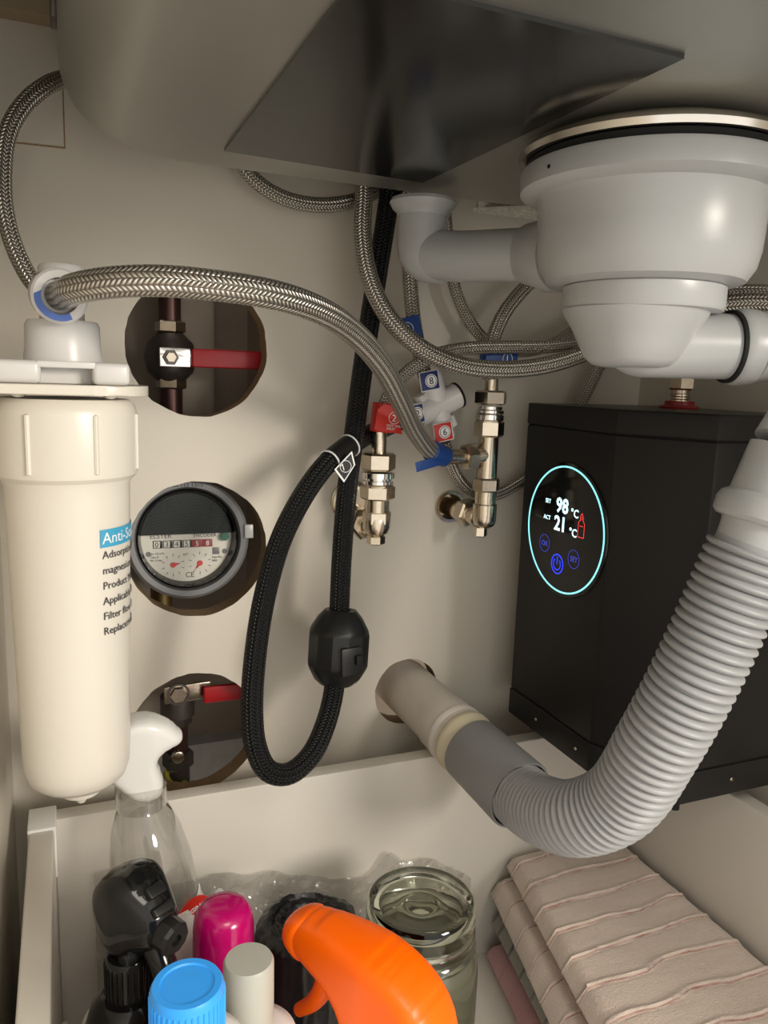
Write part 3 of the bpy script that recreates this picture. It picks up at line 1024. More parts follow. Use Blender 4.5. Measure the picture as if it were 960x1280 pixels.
# blue locking clip: a crescent round the port
bm = bmesh.new()
x_, y_, d_ = basis(pd)
pv = []
for k in range(29):
    a = math.radians(-5 + 155 * k / 28)
    for rr, tt in ((0.0078, 0.0010), (0.0106, 0.0010), (0.0106, 0.0024), (0.0078, 0.0024)):
        pv.append(bm.verts.new(px_ + d_ * tt + V((-1, 0, 0)) * (rr * math.cos(a - 0.6)) + V((0, -0.1, -1)) * (rr * math.sin(a - 0.6)) ))
for k in range(28):
    for j in range(4):
        bm.faces.new((pv[4 * k + j], pv[4 * k + (j + 1) % 4], pv[4 * k + 4 + (j + 1) % 4], pv[4 * k + 4 + j]))
bm.faces.new(pv[0:4])
bm.faces.new(pv[-4:])
finish('locking_clip', bm, BLUE2, fl)['label'] = 'blue locking clip round the hose port'
# printed label bent round the cartridge


def wrapper(z0, tilt=0.0):
    r0 = 0.0285

    def w(me):
        for v in me.vertices:
            s, h = v.co.x, v.co.y
            z = z0 + h
            rad = r0 - (0.546 - z) * 0.0180 + 0.0002 + (v.co.z > 0) * 0.00012
            a = LA0 + s / rad
            v.co = V((FX + rad * math.sin(a), FY - rad * math.cos(a), z))
    return w


LA0 = math.radians(27)


def sub_quad(w, h, n=14):
    me = bpy.data.meshes.new('label_print')
    vs = []
    fs = []
    for i in range(n + 1):
        vs += [(w * i / n, 0, 0), (w * i / n, h, 0)]
    for i in range(n):
        fs.append((2 * i, 2 * i + 2, 2 * i + 3, 2 * i + 1))
    me.from_pydata(vs, [], fs)
    return me


lz = at(118, 683, FY - 0.02).z
me = sub_quad(0.042, 0.0085)
wrapper(lz)(me)
link('label_band', me, CYANL, fl)['label'] = 'light blue printed band'
LA0 = math.radians(29)
text('Anti-Scale filter', 0.0076, (0, 0, 0), (1, 0, 0), (0, 0, 1), WINK, fl, wrap=wrapper(lz + 0.0018))
for i, s in enumerate(('Adsorption and remove calcium', 'magnesium, scale and', 'Product Model: BK', 'Applicable water: tap water', 'Filter flow rate: 2 L', 'Replacement cycle')):
    text(s, 0.0052, (0, 0, 0), (1, 0, 0), (0, 0, 1), INK, fl, wrap=wrapper(lz - 0.0053 - i * 0.0074))

# ------------------------------------------------------------------ braided hoses
HR = 0.0056


def ferrule(name, p, d, L, r, mat, parent):
    p, d = V(p), V(d).normalized()
    return lathe(name, [(0, 0), (r, 0), (r * 1.04, L * 0.1), (r, L * 0.25), (r * 1.03, L * 0.5), (r, L * 0.75), (r * 1.04, L * 0.9), (r, L), (0, L)], p, mat, parent, axis=d, seg=24)


def hose(label, pts, r=HR, mat=None, root_name='braided_hose', group=None):
    P = [at(*p) if len(p) == 3 and abs(p[0]) > 2 else V(p) for p in pts]
    t = thing(root_name, label, 'hose', P[0], group)
    tube('braided_sleeve', P, r, mat or BRAID, t, seg=24, step=0.003)
    return t, P


def P_(px, py, Y):
    return tuple(at(px, py, Y))


# thick hose from the filter to the tee
tB, PB = hose('thick braided steel hose arching from the white filter head down to the right tee valve',
              [(px_ + pd * -0.004).to_tuple(), (px_ + pd * 0.004 + V((0.002, 0, 0.001))).to_tuple(), P_(92, 361, -0.166), P_(140, 353, -0.182), P_(200, 351, -0.190), P_(270, 357, -0.192), P_(340, 368, -0.187), P_(400, 388, -0.170), P_(444, 418, -0.145), P_(478, 458, -0.118), P_(500, 500, -0.092), P_(518, 537, -0.066), P_(536, 561, -0.050), P_(552, 570, -0.043)], 0.0062)
tee_c = at(611, 566, -0.040)
fe0 = at(552, 570, -0.043)
fe1 = at(580, 571, -0.040)
ferrule('ferrule', fe0, fe1 - fe0, (fe1 - fe0).length, 0.0052, NICKEL, tB)
# blue tag on it
quad_plate('blue_tag', at(541, 578, -0.052), at(570, 572, -0.046) - at(516, 588, -0.056), (0, 0.1, 1), 0.030, 0.0065, 0.0006, BLUE, tB)
cyl('blue_tag', at(538, 563, -0.049), at(556, 571, -0.042), 0.0072, BLUE, tB)

tC, _ = hose('braided steel hose arching at the left frame edge from filter up to sink',
             [P_(60, 372, -0.075), P_(40, 352, -0.07), P_(19, 312, -0.066), P_(6, 265, -0.064), P_(3, 215, -0.062), P_(10, 165, -0.058), P_(32, 128, -0.052), P_(60, 106, -0.045), P_(84, 98, -0.032), P_(120, 92, -0.025), P_(150, 60, -0.022)], 0.0045)
tD, _ = hose('braided steel hose sagging just below the sink bowl, left of the black hose',
             [P_(280, 165, -0.025), P_(296, 196, -0.025), P_(318, 225, -0.025), P_(350, 246, -0.025), P_(390, 256, -0.025), P_(430, 254, -0.024), P_(462, 243, -0.018), P_(490, 222, -0.014), P_(505, 190, -0.012)], 0.0047)
tE, _ = hose('braided steel hose looping in front of black hose, lower of two running behind basket',
             [P_(452, 190, -0.034), P_(455, 240, -0.038), P_(453, 290, -0.044), P_(461, 345, -0.052), P_(484, 394, -0.060), P_(520, 431, -0.066), P_(570, 455, -0.070), P_(625, 462, -0.072), P_(685, 456, -0.074), P_(745, 436, -0.080), P_(820, 402, -0.110), P_(890, 383, -0.140), P_(945, 378, -0.158), P_(985, 382, -0.168)], 0.0057)
tF, PF = hose('braided steel hose with red tag on left valve, upper of two running behind basket',
              [P_(478, 526, -0.040), P_(480, 508, -0.040), P_(489, 488, -0.042), P_(508, 466, -0.044), P_(540, 445, -0.050), P_(580, 436, -0.053), P_(630, 434, -0.053), P_(690, 433, -0.056), P_(740, 425, -0.062), P_(815, 390, -0.095), P_(885, 369, -0.125), P_(940, 364, -0.145), P_(985, 368, -0.155)], 0.0044)
tG, _ = hose('braided steel hose with blue tag, hanging down to the white connector',
             [P_(507, 215, -0.030), P_(509, 260, -0.032), P_(511, 310, -0.034), P_(513, 360, -0.034), P_(517, 400, -0.034), P_(524, 440, -0.034), P_(531, 470, -0.034)], 0.0050)
g1, g2 = at(511, 398, -0.034), at(516, 424, -0.034)
cyl('blue_tag', g1, g2, 0.0068, BLUE, tG)
quad_plate('blue_tag', at(513, 412, -0.043), at(526, 408, -0.043) - at(500, 414, -0.043), (0.03, 0, 1), 0.0155, 0.0165, 0.0006, BLUE, tG)
text('9', 0.0075, at(509, 416, -0.0442), (1, 0, 0), (0, 0, 1), WINK, tG, align='CENTER')
disc_ring('printed_ring', at(509, 411.5, -0.0442), (0, -1, 0), 0.0041, 0.0045, 0.0001, WINK, tG)
tH, _ = hose('thin braided steel hose right of the overflow elbow, sweeping behind the others',
             [P_(553, 225, -0.018), P_(557, 270, -0.018), P_(562, 320, -0.018), P_(570, 365, -0.018), P_(586, 400, -0.018), P_(610, 428, -0.018), P_(650, 440, -0.018), P_(694, 428, -0.020), P_(728, 403, -0.022), P_(760, 370, -0.024), P_(790, 330, -0.026)], 0.0042)
tI, PI_ = hose('braided steel hose curving down to the right angle valve, with blue tag',
               [P_(700, 322, -0.030), P_(672, 345, -0.032), P_(650, 366, -0.034), P_(630, 392, -0.036), P_(617, 422, -0.038), P_(612, 448, -0.040), P_(612, 474, -0.040)], 0.0050)
quad_plate('blue_tag', at(627, 449, -0.047), (1, 0, 0), (0, 0, 1), 0.0250, 0.0115, 0.0006, BLUE, tI)
cyl('blue_tag', at(612, 442, -0.04), at(612, 462, -0.04), 0.0068, BLUE, tI)
text('1', 0.007, at(634, 452, -0.0482), (1, 0, 0), (0, 0, 1), WINK, tI, align='CENTER')
disc_ring('printed_ring', at(634.5, 448.5, -0.0482), (0, -1, 0), 0.0035, 0.0039, 0.0001, WINK, tI)
tJ, _ = hose('short stretch of braided steel hose dropping from the basket behind the heater',
             [P_(790, 395, -0.028), P_(768, 425, -0.024), P_(752, 452, -0.020), P_(738, 480, -0.018), P_(726, 505, -0.016), P_(715, 540, -0.015)], 0.0047)
tK, _ = hose('braided steel hose from the white connector sagging behind the right valve to the heater',
             [P_(556, 552, -0.028), P_(561, 572, -0.026), P_(572, 597, -0.022), P_(592, 615, -0.018), P_(618, 619, -0.016), P_(645, 606, -0.015), P_(672, 588, -0.015), P_(700, 575, -0.015)], 0.0043)

# ------------------------------------------------------------------ black pull-out hose and its weight
bh = thing('black_hose', 'black braided pull-out tap hose hanging in a long loop in front of the back wall', 'hose', at(455, 450, -0.045))
tube('braided_sleeve', [P_(500, 120, -0.026), P_(494, 180, -0.028), P_(487, 243, -0.030), P_(471, 345, -0.036), P_(455, 450, -0.042), P_(443, 540, -0.046), P_(433, 620, -0.050), P_(427, 700, -0.054), P_(424, 765, -0.056), P_(421, 820, -0.060), P_(417, 865, -0.068), P_(407, 905, -0.080), P_(388, 945, -0.092), P_(360, 968, -0.098), P_(335, 964, -0.098), P_(320, 935, -0.095), P_(315, 890, -0.092), P_(319, 820, -0.088), P_(331, 745, -0.084), P_(351, 675, -0.078), P_(380, 618, -0.072), P_(410, 578, -0.064), P_(440, 555, -0.048), P_(462, 543, -0.027), P_(482, 534, -0.020), P_(505, 524, -0.018)], 0.0066, BLBRAID, bh, seg=28, step=0.003)
l1, l2 = at(412, 577, -0.0640), at(437, 557, -0.0530)
cyl('black_tag', l1, l2, 0.0073, BLACK, bh)
ld = (l2 - l1).normalized()
for s in (0.0, 1.0):
    p = l1.lerp(l2, s)
    disc_ring('white_tag_edge', p - ld * 0.0005, ld, 0.0071, 0.0078, 0.0009, WINK, bh, seg=32)
bm = bmesh.new()
flag = [at(*q, -0.073) for q in ((418, 587), (440, 564), (444, 581), (430, 603))]
vs = [bm.verts.new(p) for p in flag]
vs2 = [bm.verts.new(p + V((0, 0.0006, 0))) for p in flag]
bm.faces.new(vs); bm.faces.new(vs2)
for i in range(4):
    bm.faces.new((vs[i], vs[(i + 1) % 4], vs2[(i + 1) % 4], vs2[i]))
finish('white_tag_edge', bm, WINK, bh, smooth=False)
c = sum(flag, V()) / 4
bm = bmesh.new()
vs = [bm.verts.new(c + (p - c) * 0.84 + V((0, -0.0002, 0))) for p in flag]
vs2 = [bm.verts.new(c + (p - c) * 0.84) for p in flag]
bm.faces.new(vs); bm.faces.new(vs2)
for i in range(4):
    bm.faces.new((vs[i], vs[(i + 1) % 4], vs2[(i + 1) % 4], vs2[i]))
finish('black_tag', bm, BLACK, bh, smooth=False)
text('7', 0.0055, at(431, 587, -0.0735), at(440, 575, -0.073) - at(424, 590, -0.073), (0.2, 0, 1), WINK, bh, align='CENTER')
disc_ring('printed_ring', at(432, 583, -0.0735), (0, -1, 0), 0.0034, 0.0037, 0.0001, WINK, bh)

wz0, wz1 = at(420, 855, -0.062), at(426, 762, -0.057)
wc = (wz0 + wz1) / 2
wd = (wz1 - wz0).normalized()
WH = (wz1 - wz0).length
wt = thing('hose_weight', 'black faceted plastic counterweight clamped on the black hose', 'weight', wc)
bm = bmesh.new()
add_lathe(bm, [(0.0068, -0.5), (0.0105, -0.5), (0.0150, -0.42), (0.0192, -0.27), (0.0200, -0.22), (0.0200, 0.18), (0.0192, 0.25), (0.0150, 0.40), (0.0105, 0.5), (0.0068, 0.5)], (0, 0, 0), seg=12, closed=True)
for v in bm.verts:
    v.co.z *= WH
xx, yy, dd = basis(wd)
mm = Matrix((xx, yy, dd)).transposed().to_4x4()
mm.translation = wc
bm.transform(mm)
finish('weight_shell', bm, BLACK, wt, ang=28)
# split line, recessed latch and clip
sdir = V((0.42, -0.9, 0)).normalized()
sside = wd.cross(sdir).normalized()
bm = bmesh.new()
pr = [(0.0106, -0.5), (0.0151, -0.42), (0.0193, -0.27), (0.0201, -0.22), (0.0201, 0.18), (0.0193, 0.25), (0.0151, 0.40), (0.0106, 0.5)]
sd2 = V((0.62, -0.78, 0)).normalized()
sp2 = wd.cross(sd2).normalized()
pv = []
for r, t in pr:
    for s in (-1, 1):
        pv.append(bm.verts.new(wc + wd * (t * WH) + sd2 * (r + 0.0002) + sp2 * (0.0004 * s)))
for i in range(len(pr) - 1):
    bm.faces.new((pv[2 * i], pv[2 * i + 1], pv[2 * i + 3], pv[2 * i + 2]))
finish('split_seam', bm, BLKRB, wt)
quad_plate('latch', wc + V((0.002, -0.0197, -0.003)), V((1, 0.15, 0)), wd, 0.015, 0.018, 0.0016, BLACK, wt, 0.0007)
quad_plate('latch_clip', wc + V((0.0062, -0.0210, -0.002)), V((1, 0.25, 0)), wd, 0.0048, 0.0062, 0.0020, BLKRB, wt, 0.0005)

# ------------------------------------------------------------------ angle valves
def zat(px, py, Y=-0.040):
    return at(px, py, Y).z


def mm_px(n, Y=-0.040):
    return n * 0.000575


# left valve
xv = at(472, 610, -0.040).x
lvv = thing('angle_valve', 'nickel-plated angle valve on the back wall below the red tag, left of the two', 'valve', (xv, 0, zat(468, 665)))


def vpt(py, px=472):
    return V((xv, -0.040, zat(px, py)))


ferrule('hose_ferrule', vpt(567), (0, 0, 1), (vpt(538) - vpt(567)).length, 0.0050, NICKEL, tF)
hexnut('hose_nut', vpt(588), vpt(566), 0.0115, NICKEL, tF, 0.25)
lathe('threaded_collar', [(0, 0), (0.0092, 0), (0.0105, 0.001), (0.0105, 0.003), (0.0092, 0.0035), (0.0092, 0.0045), (0.0112, 0.005), (0.0112, 0.0085), (0.0092, 0.009), (0, 0.009)], vpt(606), CHROME, lvv, seg=32)
hexnut('valve_nut', vpt(624), vpt(606), 0.0118, NICKEL, lvv, 0.15)
cyl('valve_neck', vpt(640), vpt(622), 0.0082, NICKEL, lvv)
hexnut('valve_bonnet', vpt(655), vpt(638), 0.0096, NICKEL, lvv, 0.3)
lathe('valve_body', [(0, 0), (0.004, 0.0006), (0.0078, 0.003), (0.0094, 0.007), (0.0092, 0.011), (0.0088, 0.013), (0, 0.013)], vpt(671), NICKEL, lvv, seg=36)
hexnut('valve_plug', vpt(680), vpt(669), 0.0062, NICKEL, lvv, 0.1)
wy = vpt(659)
cyl('wall_connector', V((xv - 0.004, 0.002, wy.z + 0.004)), wy + V((-0.002, 0.004, 0)), 0.0078, NICKEL, lvv)
hexnut('wall_nut', wy + V((-0.0035, 0.020, 0.001)), wy + V((-0.003, 0.010, 0.0005)), 0.0118, NICKEL, lvv, 0.2)
lathe('wall_rosette', [(0, 0), (0.0150, 0), (0.0150, 0.0015), (0.0125, 0.003), (0.0095, 0.0035), (0, 0.0035)], (xv - 0.0045, -0.0002, wy.z + 0.012), NICKEL, lvv, axis=(0, -1, 0), seg=40)
# red tag on hose
rp = at(482, 523, -0.040)
cyl('red_tag', V((xv + 0.001, -0.040, zat(476, 540))), at(480, 504, -0.040), 0.0076, RED, tF)
bm = bmesh.new()
flag = [at(*q, -0.049) for q in ((480, 505), (493, 508), (503, 543), (468, 537), (472, 512))]
vs = [bm.verts.new(p) for p in flag]
vs2 = [bm.verts.new(p + V((0, 0.0008, 0))) for p in flag]
bm.faces.new(vs); bm.faces.new(vs2)
for i in range(5):
    bm.faces.new((vs[i], vs[(i + 1) % 5], vs2[(i + 1) % 5], vs2[i]))
finish('red_tag', bm, RED, tF, smooth=False)
text('2', 0.0065, at(492, 527, -0.0500), (1, 0, -0.1), (0.1, 0, 1), WINK, tF, align='CENTER')
disc_ring('printed_ring', at(493, 522.5, -0.0500), (0, -1, 0), 0.0036, 0.0040, 0.0001, WINK, tF)
for i, s in enumerate(('HOT WATER', 'INLET')):
    text(s, 0.0024, at(483, 533 + i * 4, -0.0500), (1, 0, -0.1), (0.1, 0, 1), WINK, tF)

# right valve with tee
xr = at(610, 560, -0.040).x
rv = thing('angle_valve', 'nickel-plated angle valve with a side tee, right of the two on the back wall', 'valve', (xr, 0, zat(598, 660)))


def rpt(py):
    return V((xr, -0.040, zat(609, py)))


ferrule('hose_ferrule', rpt(489), (0, 0, 1), (rpt(472) - rpt(489)).length, 0.0046, NICKEL, tI)
hexnut('hose_nut', rpt(506), rpt(488), 0.0116, NICKEL, tI, 0.35)
lathe('threaded_collar', [(0, 0), (0.0085, 0), (0.0100, 0.001), (0.0100, 0.004), (0.0088, 0.0045), (0.0098, 0.0055), (0.0098, 0.0072), (0.0085, 0.008), (0.0085, 0.010), (0, 0.010)], rpt(526), CHROME, rv, seg=32)
hexnut('tee_nut', rpt(546), rpt(525), 0.0105, NICKEL, rv, 0.1)
cyl('tee_body', rpt(598), rpt(544), 0.0072, NICKEL, rv)
tb = V((xr, -0.040, zat(609, 568)))
tdr = (at(583, 571, -0.040) - tb).normalized()
cyl('tee_branch', tb, tb + tdr * 0.012, 0.0066, NICKEL, rv)
hexnut('branch_nut', tb + tdr * 0.010, tb + tdr * 0.0185, 0.0100, NICKEL, tB, 0.2)
hexnut('valve_nut', rpt(614), rpt(597), 0.0098, NICKEL, rv, 0.3)
cyl('valve_neck', rpt(632), rpt(613), 0.0074, NICKEL, rv)
cyl('valve_bonnet', rpt(645), rpt(629), 0.0086, NICKEL, rv)
lathe('valve_body', [(0, 0), (0.004, 0.0006), (0.0072, 0.003), (0.0086, 0.007), (0.0084, 0.011), (0, 0.011)], rpt(661), NICKEL, rv, seg=36)
hexnut('valve_plug', rpt(670) + V((-0.003, 0, 0)), rpt(657) + V((-0.003, 0, 0)), 0.0052, NICKEL, rv, 0.1)
ry = rpt(648)
cyl('wall_connector', V((VR.x, 0.03, VR.z)), ry + V((-0.002, 0.004, 0)), 0.0068, NICKEL, rv)
vd = (ry - VR).normalized()
hexnut('wall_nut', VR + vd * 0.016, VR + vd * 0.026, 0.0105, NICKEL, rv, 0.2)
lathe('wall_rosette', [(0.0095, 0), (0.0125, 0), (0.0120, 0.0018), (0.0097, 0.0018)], (VR.x, 0.0, VR.z), NICKEL, rv, axis=(0, -1, 0), seg=40, closed=True)

# ------------------------------------------------------------------ white four-way connector
cn = thing('hose_connector', 'white plastic four-way hose connector with numbered labels between the two valves', 'connector', at(547, 505, -0.034))
a0, a1 = at(522, 519, -0.034), at(572, 494, -0.034)
ad = (a1 - a0).normalized()
cyl('connector_body', a0, a1, 0.0088, WHITEP, cn)
lathe('end_seal', [(0, 0), (0.0092, 0), (0.0092, 0.0016), (0, 0.0016)], a1 - ad * 0.0008, BLKRB, cn, axis=ad, seg=32)
b0, b1 = at(555, 548, -0.034), at(537, 466, -0.034)
bd = (b1 - b0).normalized()
cyl('connector_port', b0, b0.lerp(b1, 0.47), 0.0082, WHITEP, cn)
cyl('connector_port', b1, b0.lerp(b1, 0.53), 0.0082, WHITEP, cn)
cyl('connector_port', at(560, 520, -0.034), at(566, 533, -0.034), 0.0040, WHITEP, cn)
cyl('connector_port', at(530, 507, -0.034), at(524, 494, -0.034), 0.0045, WHITEP, cn)
cx0 = at(552, 512, -0.034)
for (px, py, col, ch, ang) in ((537, 476, NAVY, '8', 12), (554, 540, RED, '6', 12), (522, 517, NAVY, '2', 12)):
    an = math.radians(ang)
    rt, up = V((math.cos(an), 0, math.sin(an))), V((-math.sin(an), 0, math.cos(an)))
    w = 0.0130 if ch != '2' else 0.0085
    quad_plate('white_label_edge', at(px, py, -0.0425), rt, up, w + 0.0014, 0.0132, 0.0006, BRIGHTW, cn)
    quad_plate('number_label', at(px, py, -0.0431), rt, up, w, 0.0118, 0.0005, col, cn)
    q = at(px + (2 if ch != '2' else 0), py, -0.0437)
    disc_ring('printed_ring', q, (0, -1, 0), 0.0, 0.0044, 0.0001, WINK, cn)
    disc_ring('printed_ring', q + V((0, -0.0001, 0)), (0, -1, 0), 0.0034, 0.0038, 0.0001, INK, cn)
    text(ch, 0.0068, q + V((0, -0.0003, 0)) - up * 0.0023, rt, up, INK, cn, align='CENTER')

# ------------------------------------------------------------------ behind the three holes
# top: ball valve with red lever
gx, gy = at(213, 447, 0.05).x, 0.05
g = thing('ball_valve', 'ball valve with straight red lever inside the topmost round hole', 'valve', (gx, gy, at(213, 447, gy).z))


def gp(py):
    return V((gx, gy, at(213, py, gy).z))


cyl('riser_pipe', gp(300), gp(405), 0.0075, COPPER, g)
cyl('riser_pipe', gp(485), gp(545), 0.0080, COPPER, g)
hexnut('compression_nut', gp(416), gp(401), 0.0105, NICKEL, g, 0.25)
cyl('spindle', gp(424), gp(414), 0.0045, NICKEL, g)
lathe('valve_ball', [(0, -0.018), (0.009, -0.0165), (0.0155, -0.010), (0.018, 0), (0.0155, 0.010), (0.009, 0.0165), (0, 0.018)], gp(447), DKMET, g, seg=32)
hexnut('compression_nut', gp(486), gp(470), 0.0108, NICKEL, g, 0.25)
lp = at(218, 447, 0.028)
quad_plate('lever_mount', lp + V((0, -0.0022, 0)), (1, 0, 0), (0, 0, 1), 0.0205, 0.0125, 0.002, CHROME, g, 0.0006)
bm = bmesh.new()
add_lathe(bm, [(0.0, 0), (0.0036, 0), (0.0033, 0.003), (0, 0.003)], (lp.x - 0.003, lp.y - 0.0056, lp.z), axis=(0, -1, 0), seg=6)
finish('lever_nut', bm, NICKEL, g, ang=25)
lathe('lever_washer', [(0, 0), (0.0055, 0), (0.0050, 0.0014), (0, 0.0014)], (lp.x - 0.003, lp.y - 0.0043, lp.z), DKMET, g, axis=(0, -1, 0), seg=6)
quad_plate('lever', V((lp.x + 0.043, lp.y - 0.0010, lp.z + 0.0003)), (1, 0, 0), (0, 0, 1), 0.064, 0.0125, 0.0034, LEVER, g, 0.0012)['label'] = 'dark red coated lever'
quad_plate('lever_shank', V((lp.x + 0.0165, lp.y - 0.0002, lp.z)), (1, 0, 0), (0, 0, 1), 0.022, 0.0095, 0.0024, DKMET, g, 0.0006)
o = box('duct', (0.073, 0.075, 0.53), (0.107, 0.125, 0.78), CAVB, None, 0.006)
tag(o, 'dark brown duct behind the red lever in the topmost hole', 'duct')

# middle: water meter
mc = at(235, 674, 0.0)
mx_, mz_ = at(236, 674, 0.004).x, at(236, 674, 0.004).z
wm = thing('water_meter', 'round water meter with white dial filling the middle hole of the back wall', 'water meter', (mx_, 0.03, mz_))
ax = V((-0.03, -1, 0.10)).normalized()
cm = V((mx_, 0.004, mz_))
lathe('meter_housing', [(0, -0.055), (0.036, -0.055), (0.0405, -0.045), (0.0408, -0.012), (0.0405, -0.002), (0.0385, 0.0004), (0.0350, 0.0), (0.0332, -0.006), (0.0322, -0.014), (0.0, -0.0145)], cm, GREYR, wm, axis=ax, seg=80)
lathe('inner_bezel', [(0.0300, -0.013), (0.0328, -0.013), (0.0340, -0.004), (0.0325, -0.002), (0.0306, -0.009)], cm, BLKGL, wm, axis=ax, seg=72, closed=True)
dc = cm + ax * -0.0125
mr = V((1, -0.03, 0)).normalized()
mu = ax.cross(mr) * -1
mu = mr.cross(ax) * -1
if mu.z < 0:
    mu = -mu
lathe('dial_face', [(0, 0), (0.0302, 0), (0.0302, 0.0008), (0, 0.0008)], dc, DIAL, wm, axis=ax, seg=64)


def dl(a, b, h=0.0010):
    return dc + mr * a + mu * b + ax * h


# black lid half, hinged above the counter
bm = bmesh.new()
pts = [(0.0306 * math.cos(t), 0.0306 * math.sin(t)) for t in [math.radians(5 + 170 * k / 30) for k in range(31)]]
lo = [bm.verts.new(dl(a, b, 0.0010)) for a, b in pts]
hi = [bm.verts.new(dl(a, b, 0.0042)) for a, b in pts]
bm.faces.new(lo); bm.faces.new(hi)
for i in range(31):
    j = (i + 1) % 31
    bm.faces.new((lo[i], lo[j], hi[j], hi[i]))
finish('meter_lid', bm, pm('dark_grey_lid', (0.014, 0.017, 0.017), 0.5, spec=0.2), wm, ang=40)
for i, ch in enumerate('0345'):
    c = dl(-0.0195 + i * 0.0066, -0.0042)
    quad_plate('counter_frame', dl(-0.0193 + i * 0.0066, -0.0042, 0.0010), mr, mu, 0.0062, 0.0052, 0.0003, BLACK, wm, 0.0001)
    quad_plate('counter_drum', dl(-0.0200 + i * 0.0066, -0.0042, 0.0013), mr, mu, 0.0040, 0.0044, 0.0002, DIAL, wm, 0.00005)
    text(ch, 0.0052, dl(-0.0200 + i * 0.0066, -0.0060, 0.0016), mr, mu, INK, wm, align='CENTER')
for i, ch in enumerate('58'):
    quad_plate('counter_drum', dl(0.0068 + i * 0.0070, -0.0042, 0.0010), mr, mu, 0.0068, 0.0052, 0.0004, REDR, wm, 0.0001)
    text(ch, 0.0048, dl(0.0068 + i * 0.0070, -0.0059, 0.0015), mr, mu, WINK, wm, align='CENTER')
text('ENCODER', 0.0034, dl(0.0042, 0.0000), mr, mu, INK, wm)
text('ELSTER', 0.0046, dl(-0.0245, 0.0000), mr, mu, INK, wm)
text('m³', 0.0030, dl(-0.001, -0.0125), mr, mu, INK, wm, align='CENTER')
text('CE', 0.0052, dl(0.0015, -0.0275), mr, mu, INK, wm, align='CENTER')
for i, s in enumerate(('Qn 1,5 m³/h', 'Class B', 'PN 10 bar')):
    text(s, 0.0019, dl(-0.0245, -0.0110 - i * 0.0023), mr, mu, INK, wm)
for i, s in enumerate(('Type No.', '2000')):
    text(s, 0.0019, dl(0.0165, -0.0150 - i * 0.0024), mr, mu, INK, wm)
lathe('green_seal', [(0, 0), (0.0029, 0), (0.0027, 0.0006), (0, 0.0006)], dl(0.0252, 0.0000, 0.0045), GREEN, wm, axis=ax, seg=24)
for sx in (-1, 1):
    lathe('dial_screw', [(0, 0), (0.0018, 0), (0.0016, 0.0006), (0, 0.0006)], dl(0.0255 * sx, -0.0105, 0.0008), GREYR, wm, axis=ax, seg=16)
quad_plate('data_square', dl(0.0195, -0.0100, 0.0009), mr, mu, 0.0048, 0.0048, 0.0002, GREYR, wm, 0.0001)
for (a, b, ang) in ((-0.0095, -0.0185, 12), (0.0085, -0.0180, 235)):
    bm = bmesh.new()
    for k in range(10):
        t = math.radians(k * 36 + 18)
        for w in (0.0001,):
            p0 = (a + 0.0058 * math.cos(t), b + 0.0058 * math.sin(t))
            p1 = (a + 0.0078 * math.cos(t), b + 0.0078 * math.sin(t))
            nn = (-math.sin(t) * 0.00018, math.cos(t) * 0.00018)
            bm.faces.new([bm.verts.new(dl(p0[0] + nn[0], p0[1] + nn[1], 0.0011)), bm.verts.new(dl(p1[0] + nn[0], p1[1] + nn[1], 0.0011)), bm.verts.new(dl(p1[0] - nn[0], p1[1] - nn[1], 0.0011)), bm.verts.new(dl(p0[0] - nn[0], p0[1] - nn[1], 0.0011))])
    finish('scale_marks', bm, INK, wm, smooth=False)
    bm = bmesh.new()
    t = math.radians(ang)
    tip = (a + 0.0052 * math.cos(t), b + 0.0052 * math.sin(t))
    nn = (-math.sin(t) * 0.0013, math.cos(t) * 0.0013)
    q = [dl(a + nn[0], b + nn[1], 0.0016), dl(*tip, 0.0016), dl(a - nn[0], b - nn[1], 0.0016)]
    q2 = [p - ax * 0.0005 for p in q]
    va, vb = [bm.verts.new(p) for p in q], [bm.verts.new(p) for p in q2]
    bm.faces.new(va); bm.faces.new(vb)
    for i in range(3):
        bm.faces.new((va[i], va[(i + 1) % 3], vb[(i + 1) % 3], vb[i]))
    add_lathe(bm, [(0, 0), (0.0018, 0), (0.0018, 0.0007), (0, 0.0007)], dl(a, b, 0.0011), axis=ax, seg=20)
    finish('dial_pointer', bm, RED, wm, smooth=False)
lathe('cover_glass', [(0.0, -0.0036), (0.0320, -0.0036), (0.0320, -0.0044), (0.0, -0.0044)], cm, METERG, wm, axis=ax, seg=64)
quad_plate('hinge_clip', cm + mr * 0.0402 + mu * 0.004 + ax * -0.001, mr, mu, 0.0060, 0.0095, 0.0035, GREYP, wm, 0.0006)
quad_plate('hinge_clip', cm + mr * -0.0380 + mu * 0.004 + ax * -0.0012, mr, mu, 0.0050, 0.0085, 0.0025, GREYR, wm, 0.0006)
text('00 112 1315', 0.0040, cm + mu * 0.0352 + ax * 0.0006, mr, mu, INK, wm, align='CENTER')
cyl('inlet_pipe', (mx_ - 0.012, 0.062, mz_ - 0.10), (mx_ - 0.012, 0.062, mz_ - 0.03), 0.008, BRASS, wm)

